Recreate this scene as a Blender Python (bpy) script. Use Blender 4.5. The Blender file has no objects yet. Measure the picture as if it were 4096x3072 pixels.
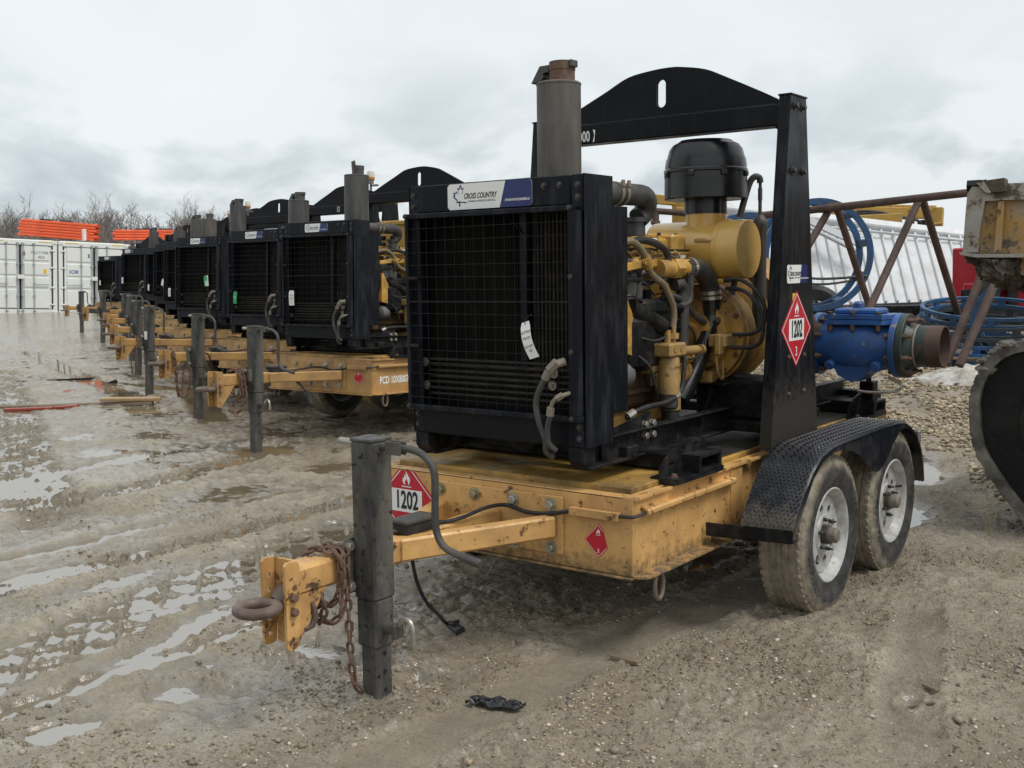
import bpy, bmesh, math, random
import numpy as np
from mathutils import Matrix, Vector
R = math.radians
random.seed(7)
rng = np.random.default_rng(11)
S = bpy.context.scene
COL = S.collection

# ------------------------------------------------------------------ camera
CAM = np.array([2.683, -3.4381, 1.5075]); YAW, PITCH, ROLL, FPX = 0.6461, 0.1031, -0.0141, 4337.8
_fw = np.array([-math.sin(YAW), math.cos(YAW), 0]); _rt = np.array([math.cos(YAW), math.sin(YAW), 0]); _up = np.array([0, 0, 1.0])
_f = _fw * math.cos(PITCH) - _up * math.sin(PITCH); _u = _up * math.cos(PITCH) + _fw * math.sin(PITCH)
_r = _rt * math.cos(ROLL) + _u * math.sin(ROLL); _u = _u * math.cos(ROLL) - _rt * math.sin(ROLL)
cd = bpy.data.cameras.new('camera'); cam = bpy.data.objects.new('camera', cd); COL.objects.link(cam)
cd.sensor_width = 36; cd.lens = FPX / 4096 * 36; cd.clip_start = 0.05; cd.clip_end = 2000
cam.matrix_world = Matrix(((_r[0], _u[0], -_f[0], CAM[0]), (_r[1], _u[1], -_f[1], CAM[1]), (_r[2], _u[2], -_f[2], CAM[2]), (0, 0, 0, 1)))
S.camera = cam


def at(x, y, t):
    """world point t metres ahead of the lens, seen at x, y of a 2212 x 1659 picture"""
    k = 4096 / 2212
    d = _f + _r * ((x * k - 2048) / FPX) - _u * ((y * k - 1536) / FPX)
    return Vector(CAM + d * t)


# ------------------------------------------------------------------ sky, sun, exposure
SUN_EL, SUN_AZ = 58, 80          # sun behind cloud, high, to the picture's right
w = bpy.data.worlds.new('World'); S.world = w; w.use_nodes = True
N = w.node_tree.nodes; L = w.node_tree.links; N.clear()
sky = N.new('ShaderNodeTexSky'); sky.sky_type = 'NISHITA'; sky.sun_disc = False
sky.sun_elevation = R(SUN_EL); sky.sun_rotation = R(SUN_AZ); sky.dust_density = 3
tc = N.new('ShaderNodeTexCoord'); sx = N.new('ShaderNodeSeparateXYZ'); L.new(tc.outputs['Generated'], sx.inputs[0])


def wm(op, a, b=None):
    n = N.new('ShaderNodeMath'); n.operation = op
    for i, v in enumerate((a, b)):
        if v is None: continue
        if isinstance(v, (int, float)): n.inputs[i].default_value = v
        else: L.new(v, n.inputs[i])
    return n.outputs[0]


zz = wm('ADD', wm('MAXIMUM', sx.outputs[2], 0.0), 0.42)
cv = N.new('ShaderNodeCombineXYZ'); L.new(wm('DIVIDE', sx.outputs[0], zz), cv.inputs[0]); L.new(wm('DIVIDE', sx.outputs[1], zz), cv.inputs[1])
cn = N.new('ShaderNodeTexNoise'); cn.inputs['Scale'].default_value = 3.2; cn.inputs['Detail'].default_value = 9; cn.inputs['Roughness'].default_value = .52; cn.inputs['Distortion'].default_value = .25
L.new(cv.outputs[0], cn.inputs['Vector'])
cr = N.new('ShaderNodeValToRGB'); L.new(cn.outputs['Fac'], cr.inputs[0])
e = cr.color_ramp.elements; e[0].position = .36; e[0].color = (.47, .53, .57, 1); e[1].position = .53; e[1].color = (.83, .88, .90, 1)
m1 = cr.color_ramp.elements.new(.45); m1.color = (.60, .66, .70, 1)
bigc = N.new('ShaderNodeTexNoise'); bigc.inputs['Scale'].default_value = .8; bigc.inputs['Detail'].default_value = 3; L.new(cv.outputs[0], bigc.inputs['Vector'])
br = N.new('ShaderNodeMapRange'); br.inputs['From Min'].default_value = .3; br.inputs['From Max'].default_value = .7; br.inputs['To Min'].default_value = .92; br.inputs['To Max'].default_value = 1.06; L.new(bigc.outputs['Fac'], br.inputs[0])
# the lumpy cloud bases are only seen low down, all round; overhead the layer is even
lowf = N.new('ShaderNodeMapRange'); lowf.inputs['From Min'].default_value = .07; lowf.inputs['From Max'].default_value = .20; lowf.inputs['To Min'].default_value = 1; lowf.inputs['To Max'].default_value = .06; L.new(sx.outputs[2], lowf.inputs[0])
hm_ = N.new('ShaderNodeMix'); hm_.data_type = 'RGBA'; hm_.inputs[6].default_value = (.83, .88, .90, 1); L.new(lowf.outputs[0], hm_.inputs[0]); L.new(cr.outputs[0], hm_.inputs[7])
cs = N.new('ShaderNodeVectorMath'); cs.operation = 'SCALE'; L.new(hm_.outputs[2], cs.inputs[0]); L.new(br.outputs[0], cs.inputs['Scale'])
b1 = N.new('ShaderNodeBackground'); L.new(cs.outputs[0], b1.inputs[0]); b1.inputs[1].default_value = .77
b2 = N.new('ShaderNodeBackground'); L.new(sky.outputs[0], b2.inputs[0]); b2.inputs[1].default_value = .1
mx = N.new('ShaderNodeMixShader'); mx.inputs[0].default_value = .92; L.new(b2.outputs[0], mx.inputs[1]); L.new(b1.outputs[0], mx.inputs[2])
wo = N.new('ShaderNodeOutputWorld'); L.new(mx.outputs[0], wo.inputs[0])

sl = bpy.data.lights.new('sun', 'SUN'); sl.energy = 1.4; sl.angle = R(20); sl.color = (1, .96, .9)
so = bpy.data.objects.new('sun', sl); COL.objects.link(so)
_az = R(SUN_AZ)   # direction towards the sun: Blender sky rotation turns clockwise from +Y
so.rotation_euler = Vector((math.sin(_az) * math.cos(R(SUN_EL)), math.cos(_az) * math.cos(R(SUN_EL)), math.sin(R(SUN_EL)))).to_track_quat('Z', 'Y').to_euler()
S.view_settings.view_transform = 'Standard'; S.view_settings.look = 'None'; S.view_settings.exposure = .46; S.view_settings.gamma = 1
S.cycles.use_denoising = True; S.cycles.max_bounces = 6; S.cycles.caustics_reflective = False; S.cycles.caustics_refractive = False


# ------------------------------------------------------------------ mesh helpers
class MB:
    def __init__(s): s.v = []; s.f = []

    def add(s, V, F, M=None):
        o = len(s.v)
        if M is not None: V = [M @ Vector(p) for p in V]
        s.v += [tuple(p) for p in V]; s.f += [tuple(i + o for i in q) for q in F]
        return s

    def box(s, c, d, ch=.004, M=None):
        hx, hy, hz = d[0] / 2, d[1] / 2, d[2] / 2; ch = min(ch, hx * .6, hy * .6, hz * .6)
        V = []; id = {}
        for sx_ in (-1, 1):
            for sy_ in (-1, 1):
                for sz_ in (-1, 1):
                    for a in range(3):
                        p = [sx_ * (hx - ch), sy_ * (hy - ch), sz_ * (hz - ch)]; p[a] = (sx_ * hx, sy_ * hy, sz_ * hz)[a]
                        id[(sx_, sy_, sz_, a)] = len(V); V.append((p[0] + c[0], p[1] + c[1], p[2] + c[2]))
        F = []
        for a in range(3):
            b, g = (a + 1) % 3, (a + 2) % 3
            for sg in (-1, 1):
                q = []
                for (i, j) in ((-1, -1), (1, -1), (1, 1), (-1, 1)):
                    k = [0, 0, 0]; k[a] = sg; k[b] = i; k[g] = j; q.append(id[(*k, a)])
                F.append(q if sg > 0 else q[::-1])
            for i in (-1, 1):        # edges running along axis a
                for j in (-1, 1):
                    k0 = [0, 0, 0]; k0[a] = -1; k0[b] = i; k0[g] = j; k1 = k0[:]; k1[a] = 1
                    q = [id[(*k0, b)], id[(*k1, b)], id[(*k1, g)], id[(*k0, g)]]
                    F.append(q if i * j > 0 else q[::-1])
        for sx_ in (-1, 1):
            for sy_ in (-1, 1):
                for sz_ in (-1, 1):
                    q = [id[(sx_, sy_, sz_, a)] for a in range(3)]
                    F.append(q if sx_ * sy_ * sz_ > 0 else q[::-1])
        return s.add(V, F, M)

    def bar(s, a, b, wd, ht, ch=.004, up=(0, 0, 1)):
        a, b = Vector(a), Vector(b); d = b - a; y = d.normalized(); x = y.cross(Vector(up)).normalized(); z = x.cross(y)
        M = Matrix(((x[0], y[0], z[0], (a[0] + b[0]) / 2), (x[1], y[1], z[1], (a[1] + b[1]) / 2), (x[2], y[2], z[2], (a[2] + b[2]) / 2), (0, 0, 0, 1)))
        return s.box((0, 0, 0), (wd, d.length, ht), ch, M)

    def lathe(s, prof, o, ax, n=20, sc=(1, 1)):
        """prof: list of (radius, distance along ax)"""
        ax = Vector(ax).normalized(); t = Vector((0, 0, 1)) if abs(ax.z) < .9 else Vector((1, 0, 0))
        x = ax.cross(t).normalized(); y = ax.cross(x); o = Vector(o)
        V = []; F = []; rows = []
        for (r, h) in prof:
            if r < 1e-5: rows.append([len(V)]); V.append(o + ax * h)
            else:
                rows.append(list(range(len(V), len(V) + n)))
                for i in range(n):
                    an = 2 * math.pi * i / n; V.append(o + ax * h + x * (r * math.cos(an) * sc[0]) + y * (r * math.sin(an) * sc[1]))
        for A, B in zip(rows, rows[1:]):
            for i in range(n):
                j = (i + 1) % n
                if len(A) == 1 and len(B) == 1: break
                if len(A) == 1: F.append((A[0], B[j], B[i]))
                elif len(B) == 1: F.append((A[i], A[j], B[0]))
                else: F.append((A[i], A[j], B[j], B[i]))
        return s.add(V, F)

    def cyl(s, a, b, r, n=14, r2=None, ch=0):
        a, b = Vector(a), Vector(b); h = (b - a).length; r2 = r if r2 is None else r2
        if ch: pr = [(0, 0), (r - ch, 0), (r, ch), (r2, h - ch), (r2 - ch, h), (0, h)]
        else: pr = [(0, 0), (r, 0), (r2, h), (0, h)]
        return s.lathe(pr, a, b - a, n)

    def pipe(s, a, b, r, wall, n=20):
        a, b = Vector(a), Vector(b); h = (b - a).length
        return s.lathe([(r - wall, h * .02), (r - wall, 0), (r, 0), (r, h), (r - wall, h), (r - wall, h * .02)], a, b - a, n)

    def tube(s, P, r, n=8, closed=False, cap=True):
        P = [Vector(p) for p in P]; m = len(P); rad = r if isinstance(r, (list, tuple)) else [r] * m
        T = []
        for i in range(m):
            a = P[(i - 1) % m] if (closed or i) else P[0]; b = P[(i + 1) % m] if (closed or i < m - 1) else P[-1]
            T.append((b - a).normalized())
        nrm = T[0].cross(Vector((0, 0, 1)));
        if nrm.length < .05: nrm = T[0].cross(Vector((1, 0, 0)))
        nrm.normalize(); V = []
        for i in range(m):
            nrm = (nrm - T[i] * nrm.dot(T[i])).normalized(); bi = T[i].cross(nrm)
            for k in range(n):
                an = 2 * math.pi * k / n; V.append(P[i] + (nrm * math.cos(an) + bi * math.sin(an)) * rad[i])
        F = []
        for i in range(m if closed else m - 1):
            j = (i + 1) % m
            for k in range(n): F.append((i * n + k, i * n + (k + 1) % n, j * n + (k + 1) % n, j * n + k))
        if cap and not closed: F.append(tuple(range(n))[::-1]); F.append(tuple(range((m - 1) * n, m * n)))
        return s.add(V, F)

    def prism(s, poly, ax, d0, d1, holes=(), M=None):
        """poly: 2-D outline in the two other axes (x: (y,z), y: (x,z), z: (x,y)); extruded from d0 to d1 along ax"""
        def P(q, d): return {'x': (d, q[0], q[1]), 'y': (q[0], d, q[1]), 'z': (q[0], q[1], d)}[ax]
        loops = [list(poly)] + [list(h) for h in holes]
        if holes:
            bm = bmesh.new(); E = []
            for lp in loops:
                vs = [bm.verts.new((p[0], p[1], 0)) for p in lp]
                E += [bm.edges.new((vs[i], vs[(i + 1) % len(vs)])) for i in range(len(vs))]
            bm.verts.index_update()
            bmesh.ops.triangle_fill(bm, edges=E, use_beauty=True, normal=(0, 0, 1)); bm.verts.index_update()
            fl = [[v.index for v in f.verts] for f in bm.faces]; bm.free()
        else: fl = [list(range(len(poly)))]
        pts = [p for lp in loops for p in lp]; n = len(pts)
        V = [P(p, d0) for p in pts] + [P(p, d1) for p in pts]
        F = [tuple(q) for q in fl] + [tuple(i + n for i in q[::-1]) for q in fl]; o = 0
        for lp in loops:
            k = len(lp)
            for i in range(k): F.append((o + i, o + i + n, o + (i + 1) % k + n, o + (i + 1) % k))
            o += k
        return s.add(V, F, M)

    def hexb(s, p, nrm, r=.012, h=.012, wr=1.5):
        p = Vector(p); nrm = Vector(nrm).normalized()
        if wr: s.lathe([(0, 0), (r * wr, 0), (r * wr, h * .22), (0, h * .22)], p, nrm, 16)
        s.lathe([(0, 0), (r, 0), (r, h), (r * .82, h * 1.15), (0, h * 1.15)], p, nrm, 6)
        return s

    def mesh(s, name, mat, ang=35):
        me = bpy.data.meshes.new(name); me.from_pydata(s.v, [], s.f)
        bm = bmesh.new(); bm.from_mesh(me); bmesh.ops.recalc_face_normals(bm, faces=bm.faces); bm.to_mesh(me); bm.free()
        me.polygons.foreach_set('use_smooth', [True] * len(me.polygons)); me.set_sharp_from_angle(angle=R(ang))
        if mat: me.materials.append(mat)
        return me


def catmull(P, k=6, closed=False):
    P = [Vector(p) for p in P]; n = len(P); out = []
    for i in range(n if closed else n - 1):
        p0 = P[i - 1] if (i or closed) else P[0]; p1 = P[i]; p2 = P[(i + 1) % n]; p3 = P[(i + 2) % n] if (closed or i + 2 < n) else P[-1]
        for j in range(k):
            t = j / k; out.append(.5 * ((2 * p1) + (p2 - p0) * t + (2 * p0 - 5 * p1 + 4 * p2 - p3) * t * t + (3 * p1 - p0 - 3 * p2 + p3) * t ** 3))
    if not closed: out.append(P[-1])
    return out


def circle(cx, cy, r, n=14, ry=None, a0=0):
    return [(cx + r * math.cos(a0 + 2 * math.pi * i / n), cy + (ry or r) * math.sin(a0 + 2 * math.pi * i / n)) for i in range(n)]


KIDS = {}


def place(name, data, parent=None, loc=None, rot=None, lod=0):
    o = bpy.data.objects.new(name, data); COL.objects.link(o)
    if loc is not None: o.location = loc
    if rot is not None: o.rotation_euler = rot
    if parent is not None: o.parent = parent; KIDS.setdefault(parent.name, []).append(o); o['lod'] = lod
    return o


def part(name, mb, mat, parent, loc=None, rot=None, lod=0, ang=35):
    return place(name, mb.mesh(name, mat, ang), parent, loc, rot, lod)


def tag(o, label, cat=None, group=None, kind=None):
    if label: o['label'] = label
    if cat: o['category'] = cat
    if group: o['group'] = group
    if kind: o['kind'] = kind
    return o


def thing(name, label, cat, loc=(0, 0, 0), rot=(0, 0, 0), group=None):
    o = bpy.data.objects.new(name, None); COL.objects.link(o); o.location = loc; o.rotation_euler = rot; o.empty_display_size = .1
    return tag(o, label, cat, group)


def copy_tree(o, parent=None, lod=0):
    c = o.copy(); COL.objects.link(c)
    if parent is not None: c.parent = parent; KIDS.setdefault(parent.name, []).append(c)
    for ch in KIDS.get(o.name, []):
        if ch.get('lod', 0) <= lod: copy_tree(ch, c, lod)
    return c


_txt = {}


def text(body, size, bold=0.0, sxx=1.0, shear=0.0, align='CENTER'):
    """2-D triangles of a line of lettering, centred on 0"""
    k = (body, bold, shear)
    if k not in _txt:
        cu = bpy.data.curves.new('lettering', 'FONT'); cu.body = body; cu.size = 1; cu.offset = bold; cu.shear = shear; cu.resolution_u = 3; cu.align_x = 'CENTER'; cu.align_y = 'CENTER'
        ob = bpy.data.objects.new('lettering', cu); COL.objects.link(ob)
        dg = bpy.context.evaluated_depsgraph_get(); me = bpy.data.meshes.new_from_object(ob.evaluated_get(dg))
        _txt[k] = ([(v.co.x, v.co.y) for v in me.vertices], [tuple(p.vertices) for p in me.polygons])
        bpy.data.objects.remove(ob); bpy.data.curves.remove(cu); bpy.data.meshes.remove(me)
    V, F = _txt[k]
    return [(x * size * sxx, y * size) for x, y in V], F


def flat(mb, VF, fn):
    V, F = VF; mb.add([fn(*p) for p in V], F); return mb


# ------------------------------------------------------------------ materials
def nodes(name):
    m = bpy.data.materials.new(name); m.use_nodes = True; return m, m.node_tree.nodes, m.node_tree.links, m.node_tree.nodes['Principled BSDF']


def noise(n, l, vec, scale, det=4, rough=.55, stretch=None):
    if stretch:
        mp = n.new('ShaderNodeMapping'); mp.inputs['Scale'].default_value = stretch; l.new(vec, mp.inputs[0]); vec = mp.outputs[0]
    t = n.new('ShaderNodeTexNoise'); t.inputs['Scale'].default_value = scale; t.inputs['Detail'].default_value = det; t.inputs['Roughness'].default_value = rough
    l.new(vec, t.inputs['Vector']); return t.outputs['Fac']


def ramp(n, l, x, a, b, lo=0.0, hi=1.0):
    r = n.new('ShaderNodeMapRange'); r.inputs['From Min'].default_value = a; r.inputs['From Max'].default_value = b; r.inputs['To Min'].default_value = lo; r.inputs['To Max'].default_value = hi
    l.new(x, r.inputs[0]); return r.outputs[0]


def mixc(n, l, fac, a, b):
    x = n.new('ShaderNodeMix'); x.data_type = 'RGBA'
    if isinstance(fac, (int, float)): x.inputs[0].default_value = fac
    else: l.new(fac, x.inputs[0])
    for i, q in ((6, a), (7, b)):
        if isinstance(q, tuple): x.inputs[i].default_value = (*q, 1)
        else: l.new(q, x.inputs[i])
    return x.outputs[2]


def math2(n, l, op, a, b):
    x = n.new('ShaderNodeMath'); x.operation = op
    for i, q in enumerate((a, b)):
        if isinstance(q, (int, float)): x.inputs[i].default_value = q
        else: l.new(q, x.inputs[i])
    return x.outputs[0]


def paint(name, base, rough=.45, metal=0, var=.12, dirt=None, d_amt=.5, d_scale=6, d_str=None, rust=None, r_amt=.35, r_scale=14, bump=.05, b_scale=60, spec=.5, low=None, coat=0):
    """worn painted / bare surface: tone variation, dirt film, rust or chip spots, optional mud below a height low=(z, fade, colour)"""
    m, n, l, b = nodes(name); tcn = n.new('ShaderNodeTexCoord'); v = tcn.outputs['Object']
    a = noise(n, l, v, 3.1, 3); c = mixc(n, l, ramp(n, l, a, .3, .7), tuple(x * (1 - var) for x in base), tuple(min(1, x * (1 + var)) for x in base))
    rg = ramp(n, l, noise(n, l, v, 9, 4), .3, .7, max(.05, rough - .1), min(1, rough + .12))
    if dirt:
        d = noise(n, l, v, d_scale, 6, .65, d_str); f = ramp(n, l, d, .62 - d_amt * .4, .78 - d_amt * .2, 0, min(1, d_amt * 1.4))
        c = mixc(n, l, f, c, dirt); rg = math2(n, l, 'MAXIMUM', rg, math2(n, l, 'MULTIPLY', f, .85))
    if rust:
        d = noise(n, l, v, r_scale, 8, .7); f = ramp(n, l, d, .70 - r_amt * .3, .76 - r_amt * .3)
        c = mixc(n, l, f, c, rust)
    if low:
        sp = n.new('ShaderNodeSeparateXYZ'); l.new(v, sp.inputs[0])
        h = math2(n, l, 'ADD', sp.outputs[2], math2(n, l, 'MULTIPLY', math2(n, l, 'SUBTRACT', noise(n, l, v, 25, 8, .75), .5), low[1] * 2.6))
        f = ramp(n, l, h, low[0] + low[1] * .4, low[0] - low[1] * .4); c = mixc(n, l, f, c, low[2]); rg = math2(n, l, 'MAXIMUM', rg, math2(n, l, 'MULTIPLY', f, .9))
    l.new(c, b.inputs['Base Color']); l.new(rg, b.inputs['Roughness']); b.inputs['Metallic'].default_value = metal; b.inputs['Specular IOR Level'].default_value = spec
    b.inputs['Coat Weight'].default_value = coat
    if bump:
        bp = n.new('ShaderNodeBump'); bp.inputs['Strength'].default_value = bump; bp.inputs['Distance'].default_value = .01
        l.new(noise(n, l, v, b_scale, 5), bp.inputs['Height']); l.new(bp.outputs[0], b.inputs['Normal'])
    return m


M_hit = paint('hitch_yellow_paint', (.62, .36, .13), .45, var=.15, dirt=(.30, .16, .06), d_amt=.6, d_scale=7, rust=(.085, .05, .03), r_amt=.55, r_scale=13, bump=.1)
MUD = (.26, .21, .145); RUST = (.13, .055, .025); DUST = (.20, .185, .16)
M_ty = paint('trailer_yellow_paint', (.68, .40, .145), .42, var=.14, dirt=(.40, .225, .085), d_amt=.62, d_scale=4.5, rust=(.13, .062, .026), r_amt=.40, r_scale=20, low=(.39, .12, (.13, .092, .05)))
M_ty2 = paint('trailer_yellow_paint_far', (.52, .30, .10), .45, var=.15, dirt=(.27, .165, .075), d_amt=.7, d_scale=4, rust=(.2, .09, .035), r_amt=.22)
M_tank = paint('tank_yellow_paint', (.58, .35, .09), .35, var=.15, dirt=(.11, .065, .025), d_amt=.7, d_scale=3.5, rust=(.14, .06, .02), r_amt=.3, r_scale=20)
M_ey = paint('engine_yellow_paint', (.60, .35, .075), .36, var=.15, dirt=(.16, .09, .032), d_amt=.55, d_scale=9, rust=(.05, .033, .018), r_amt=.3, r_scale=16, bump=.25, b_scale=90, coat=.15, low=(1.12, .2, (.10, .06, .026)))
M_acy = paint('canister_yellow_paint', (.62, .38, .10), .26, var=.06, dirt=(.42, .23, .06), d_amt=.3, d_scale=5, bump=.02, coat=.3)
M_pumpy = paint('pump_yellow_paint', (.52, .29, .065), .5, var=.15, dirt=(.12, .07, .03), d_amt=.6, d_scale=5, rust=RUST, r_amt=.38)
M_bk = paint('black_paint', (.0055, .0068, .0105), .36, var=.25, dirt=(.05, .053, .06), d_amt=.36, d_scale=7, d_str=(2.6, 2.6, .5), bump=.03, spec=.14)
M_bk2 = paint('black_frame_paint', (.005, .0058, .008), .42, var=.2, dirt=(.022, .022, .025), d_amt=.25, d_scale=8, d_str=(4, 4, .5), bump=.03, spec=.15)
M_post = paint('post_black_paint', (.006, .007, .010), .36, var=.25, dirt=(.05, .052, .056), d_amt=.38, d_scale=10, d_str=(5, 5, .35), bump=.05, low=(.95, .2, (.04, .036, .032)), spec=.15)
M_skid = paint('skid_black_paint', (.007, .0078, .0095), .48, var=.3, dirt=(.06, .055, .05), d_amt=.42, d_scale=11, bump=.1, rust=(.09, .05, .03), r_amt=.15, spec=.15)
M_jack = paint('jack_dark_paint', (.024, .025, .026), .5, spec=.35, var=.5, dirt=(.13, .122, .105), d_amt=.7, d_scale=5, d_str=(2, 2, .7), rust=(.004, .004, .005), r_amt=.42, r_scale=36, bump=.1)
M_jack2 = paint('jack_grey_paint', (.045, .045, .045), .5, var=.3, dirt=(.15, .13, .10), d_amt=.5, d_scale=6)
M_wire = paint('grille_wire_metal', (.013, .013, .014), .5, var=.2, dirt=(.04, .038, .035), d_amt=.45, d_scale=30, bump=0, spec=.15)
M_core = paint('radiator_core_dusty', (.008, .0074, .0066), .75, var=.3, dirt=(.022, .019, .015), d_amt=.5, d_scale=12, d_str=(1, 1, .3), bump=0, spec=.15)
M_coreb = paint('radiator_tube_dusty', (.022, .02, .017), .6, var=.3, dirt=(.055, .048, .038), d_amt=.55, d_scale=14, bump=0, spec=.15)
M_rub = paint('black_rubber', (.014, .014, .015), .55, var=.2, dirt=(.07, .065, .058), d_amt=.4, d_scale=8, bump=.05)
M_hose = paint('grey_rubber_hose', (.036, .036, .036), .5, var=.2, dirt=(.1, .09, .075), d_amt=.5, d_scale=9, bump=.1, b_scale=120)
M_muf = paint('muffler_grey_heat_paint', (.078, .070, .062), .62, var=.18, dirt=(.15, .135, .115), d_amt=.5, d_scale=5, d_str=(3, 3, .5), bump=.04)
M_muf2 = paint('muffler_black_heat_paint', (.05, .049, .049), .5, var=.25, dirt=(.11, .1, .09), d_amt=.5, d_scale=6, d_str=(3, 3, .5), bump=.04)
M_rust = paint('rusty_iron', (.115, .062, .042), .75, var=.3, dirt=(.19, .12, .08), d_amt=.5, d_scale=16, bump=.25, b_scale=90)
M_rustp = paint('rusty_pipe', (.062, .036, .029), .7, var=.3, dirt=(.115, .07, .052), d_amt=.5, d_scale=8, bump=.12)
M_pint = paint('forged_brown_iron', (.10, .066, .052), .55, var=.3, dirt=(.2, .16, .125), d_amt=.5, d_scale=10, bump=.12)
M_zinc = paint('zinc_plated_steel', (.42, .40, .35), .38, metal=.7, var=.15, dirt=(.22, .19, .14), d_amt=.5, d_scale=20, bump=.05)
M_ybolt = paint('dull_zinc_bolt', (.36, .32, .2), .45, metal=.5, var=.2, dirt=(.2, .15, .07), d_amt=.5, d_scale=20, bump=.05)
M_bolt = paint('dark_bolt', (.05, .048, .045), .5, metal=.4, var=.2, bump=0)
M_alu = paint('cast_grey_metal', (.20, .20, .20), .5, metal=.4, var=.2, dirt=(.12, .1, .08), d_amt=.4, d_scale=12)
M_cream = paint('cream_washer', (.20, .178, .138), .6, var=.15, dirt=(.25, .2, .14), d_amt=.4, d_scale=20, bump=0)
M_rim = paint('white_wheel_paint', (.46, .465, .46), .4, var=.08, dirt=(.22, .20, .165), d_amt=.55, d_scale=16, rust=(.12, .09, .07), r_amt=.2, r_scale=40, bump=.02)
M_hub = paint('grimy_hub', (.16, .14, .115), .6, var=.2, dirt=(.30, .27, .22), d_amt=.4, d_scale=15)
M_hubd = paint('dark_hub', (.045, .038, .03), .7, var=.2, dirt=(.12, .09, .06), d_amt=.4, d_scale=15)
M_blue = paint('valve_blue_paint', (.022, .095, .31), .42, var=.2, dirt=(.035, .055, .10), d_amt=.55, d_scale=7, rust=(.20, .17, .13), r_amt=.36, r_scale=19, bump=.1)
M_hoop = paint('hoop_blue_paint', (.016, .085, .215), .5, var=.25, dirt=(.025, .04, .06), d_amt=.6, d_scale=4, rust=(.16, .10, .06), r_amt=.2, r_scale=12)
M_hoopd = paint('hoop_dark_paint', (.02, .035, .045), .6, var=.3, dirt=(.07, .06, .05), d_amt=.4, d_scale=5)
M_green = paint('spool_green_paint', (.018, .038, .033), .5, var=.25, dirt=(.09, .075, .06), d_amt=.4, d_scale=10, rust=RUST, r_amt=.42)
M_white = paint('white_sticker', (.80, .80, .78), .4, var=.02, bump=0)
M_navy = paint('navy_print', (.012, .022, .13), .4, var=.05, bump=0)
M_ink = paint('black_print', (.012, .012, .014), .45, var=.05, bump=0)
M_inkb = paint('navy_ink', (.02, .03, .12), .45, var=.05, bump=0)
M_red = paint('placard_red', (.50, .014, .03), .4, var=.08, dirt=(.45, .2, .18), d_amt=.12, d_scale=20, bump=0)
M_org = paint('orange_print', (.75, .22, .08), .4, var=.05, bump=0)
M_yel = paint('warning_yellow', (.75, .5, .04), .4, var=.05, bump=0)
M_grn = paint('green_tag', (.01, .33, .10), .4, var=.06, bump=0)
M_taglet = paint('faded_print', (.25, .25, .25), .5, var=.05, bump=0)
M_cont = paint('container_white_paint', (.72, .745, .72), .45, var=.03, dirt=(.52, .50, .44), d_amt=.22, d_scale=1.2, d_str=(1, 1, .3), rust=(.3, .2, .12), r_amt=.02)
M_gask = paint('door_gasket', (.03, .045, .05), .7, bump=0)
M_rodg = paint('galvanised_rod', (.38, .41, .42), .45, metal=.3, var=.1, bump=0)
M_oran = paint('orange_pipe_paint', (.72, .105, .03), .4, var=.12, dirt=(.5, .1, .05), d_amt=.3, d_scale=2, bump=0)
M_wrap = paint('plastic_wrap', (.72, .62, .58), .25, var=.1, bump=.1)
M_bark = paint('hazed_bark', (.17, .15, .135), .9, var=.25, bump=0)  # bark tone lightened so that distance haze sits in the colour
M_bark2 = paint('hazed_pale_bark', (.23, .205, .185), .9, var=.25, bump=0)  # paler bark, haze painted into its tone as well
M_wood = paint('weathered_timber', (.20, .155, .105), .8, var=.25, dirt=(.12, .095, .065), d_amt=.5, d_scale=12, d_str=(1, 6, 6), bump=.2)
M_woodp = paint('pale_timber', (.42, .29, .155), .75, var=.2, dirt=(.25, .18, .10), d_amt=.4, d_scale=10, bump=.1)
M_redpl = paint('red_painted_board', (.28, .035, .018), .35, var=.2, dirt=(.2, .12, .08), d_amt=.4, d_scale=6)
M_roofw = paint('white_roof_sheet', (.60, .615, .63), .4, var=.05, dirt=(.42, .40, .36), d_amt=.4, d_scale=2.2, d_str=(2, 2, .5), bump=.01)
M_flash = paint('grey_flashing', (.34, .35, .37), .4, metal=.3, var=.1, bump=.02)
M_my = paint('machine_yellow_paint', (.44, .26, .045), .45, var=.15, dirt=(.2, .13, .05), d_amt=.4, d_scale=3)
M_truck = paint('truck_red_paint', (.38, .012, .022), .35, var=.1, dirt=(.25, .03, .03), d_amt=.3, d_scale=3)
M_buck = paint('bucket_worn_yellow', (.40, .24, .07), .55, var=.2, dirt=(.30, .29, .27), d_amt=.5, d_scale=6, rust=(.085, .07, .052), r_amt=.6, r_scale=7, bump=.15)
M_buckg = paint('bucket_worn_grey', (.33, .32, .29), .6, var=.2, dirt=(.34, .22, .09), d_amt=.5, d_scale=6, rust=(.07, .058, .045), r_amt=.62, r_scale=6, bump=.3)
M_track = paint('track_rubber', (.006, .006, .0065), .45, spec=.25, var=.3, dirt=(.03, .028, .026), d_amt=.4, d_scale=6, bump=.2, b_scale=40)
M_trackm = paint('track_rubber_muddy', (.05, .047, .042), .6, var=.3, dirt=(.24, .22, .19), d_amt=.6, d_scale=7, bump=.3, b_scale=40)
M_mudc = paint('caked_mud', (.065, .052, .038), .8, var=.3, dirt=(.13, .105, .075), d_amt=.5, d_scale=14, bump=1.0, b_scale=45)
M_snow = paint('dirty_snow', (.60, .595, .575), .6, var=.12, dirt=(.30, .265, .21), d_amt=.75, d_scale=7, bump=.3, b_scale=30)
M_plas = paint('black_plastic_sheet', (.02, .021, .024), .3, var=.2, bump=.1)
M_pvcw = paint('white_scrap', (.68, .67, .64), .5, var=.1, bump=0)
M_glow = paint('beacon_lens', (.62, .60, .54), .25, var=.1, bump=0)
M_amb = paint('amber_lens', (.5, .2, .03), .25, var=.1, bump=0)
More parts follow.
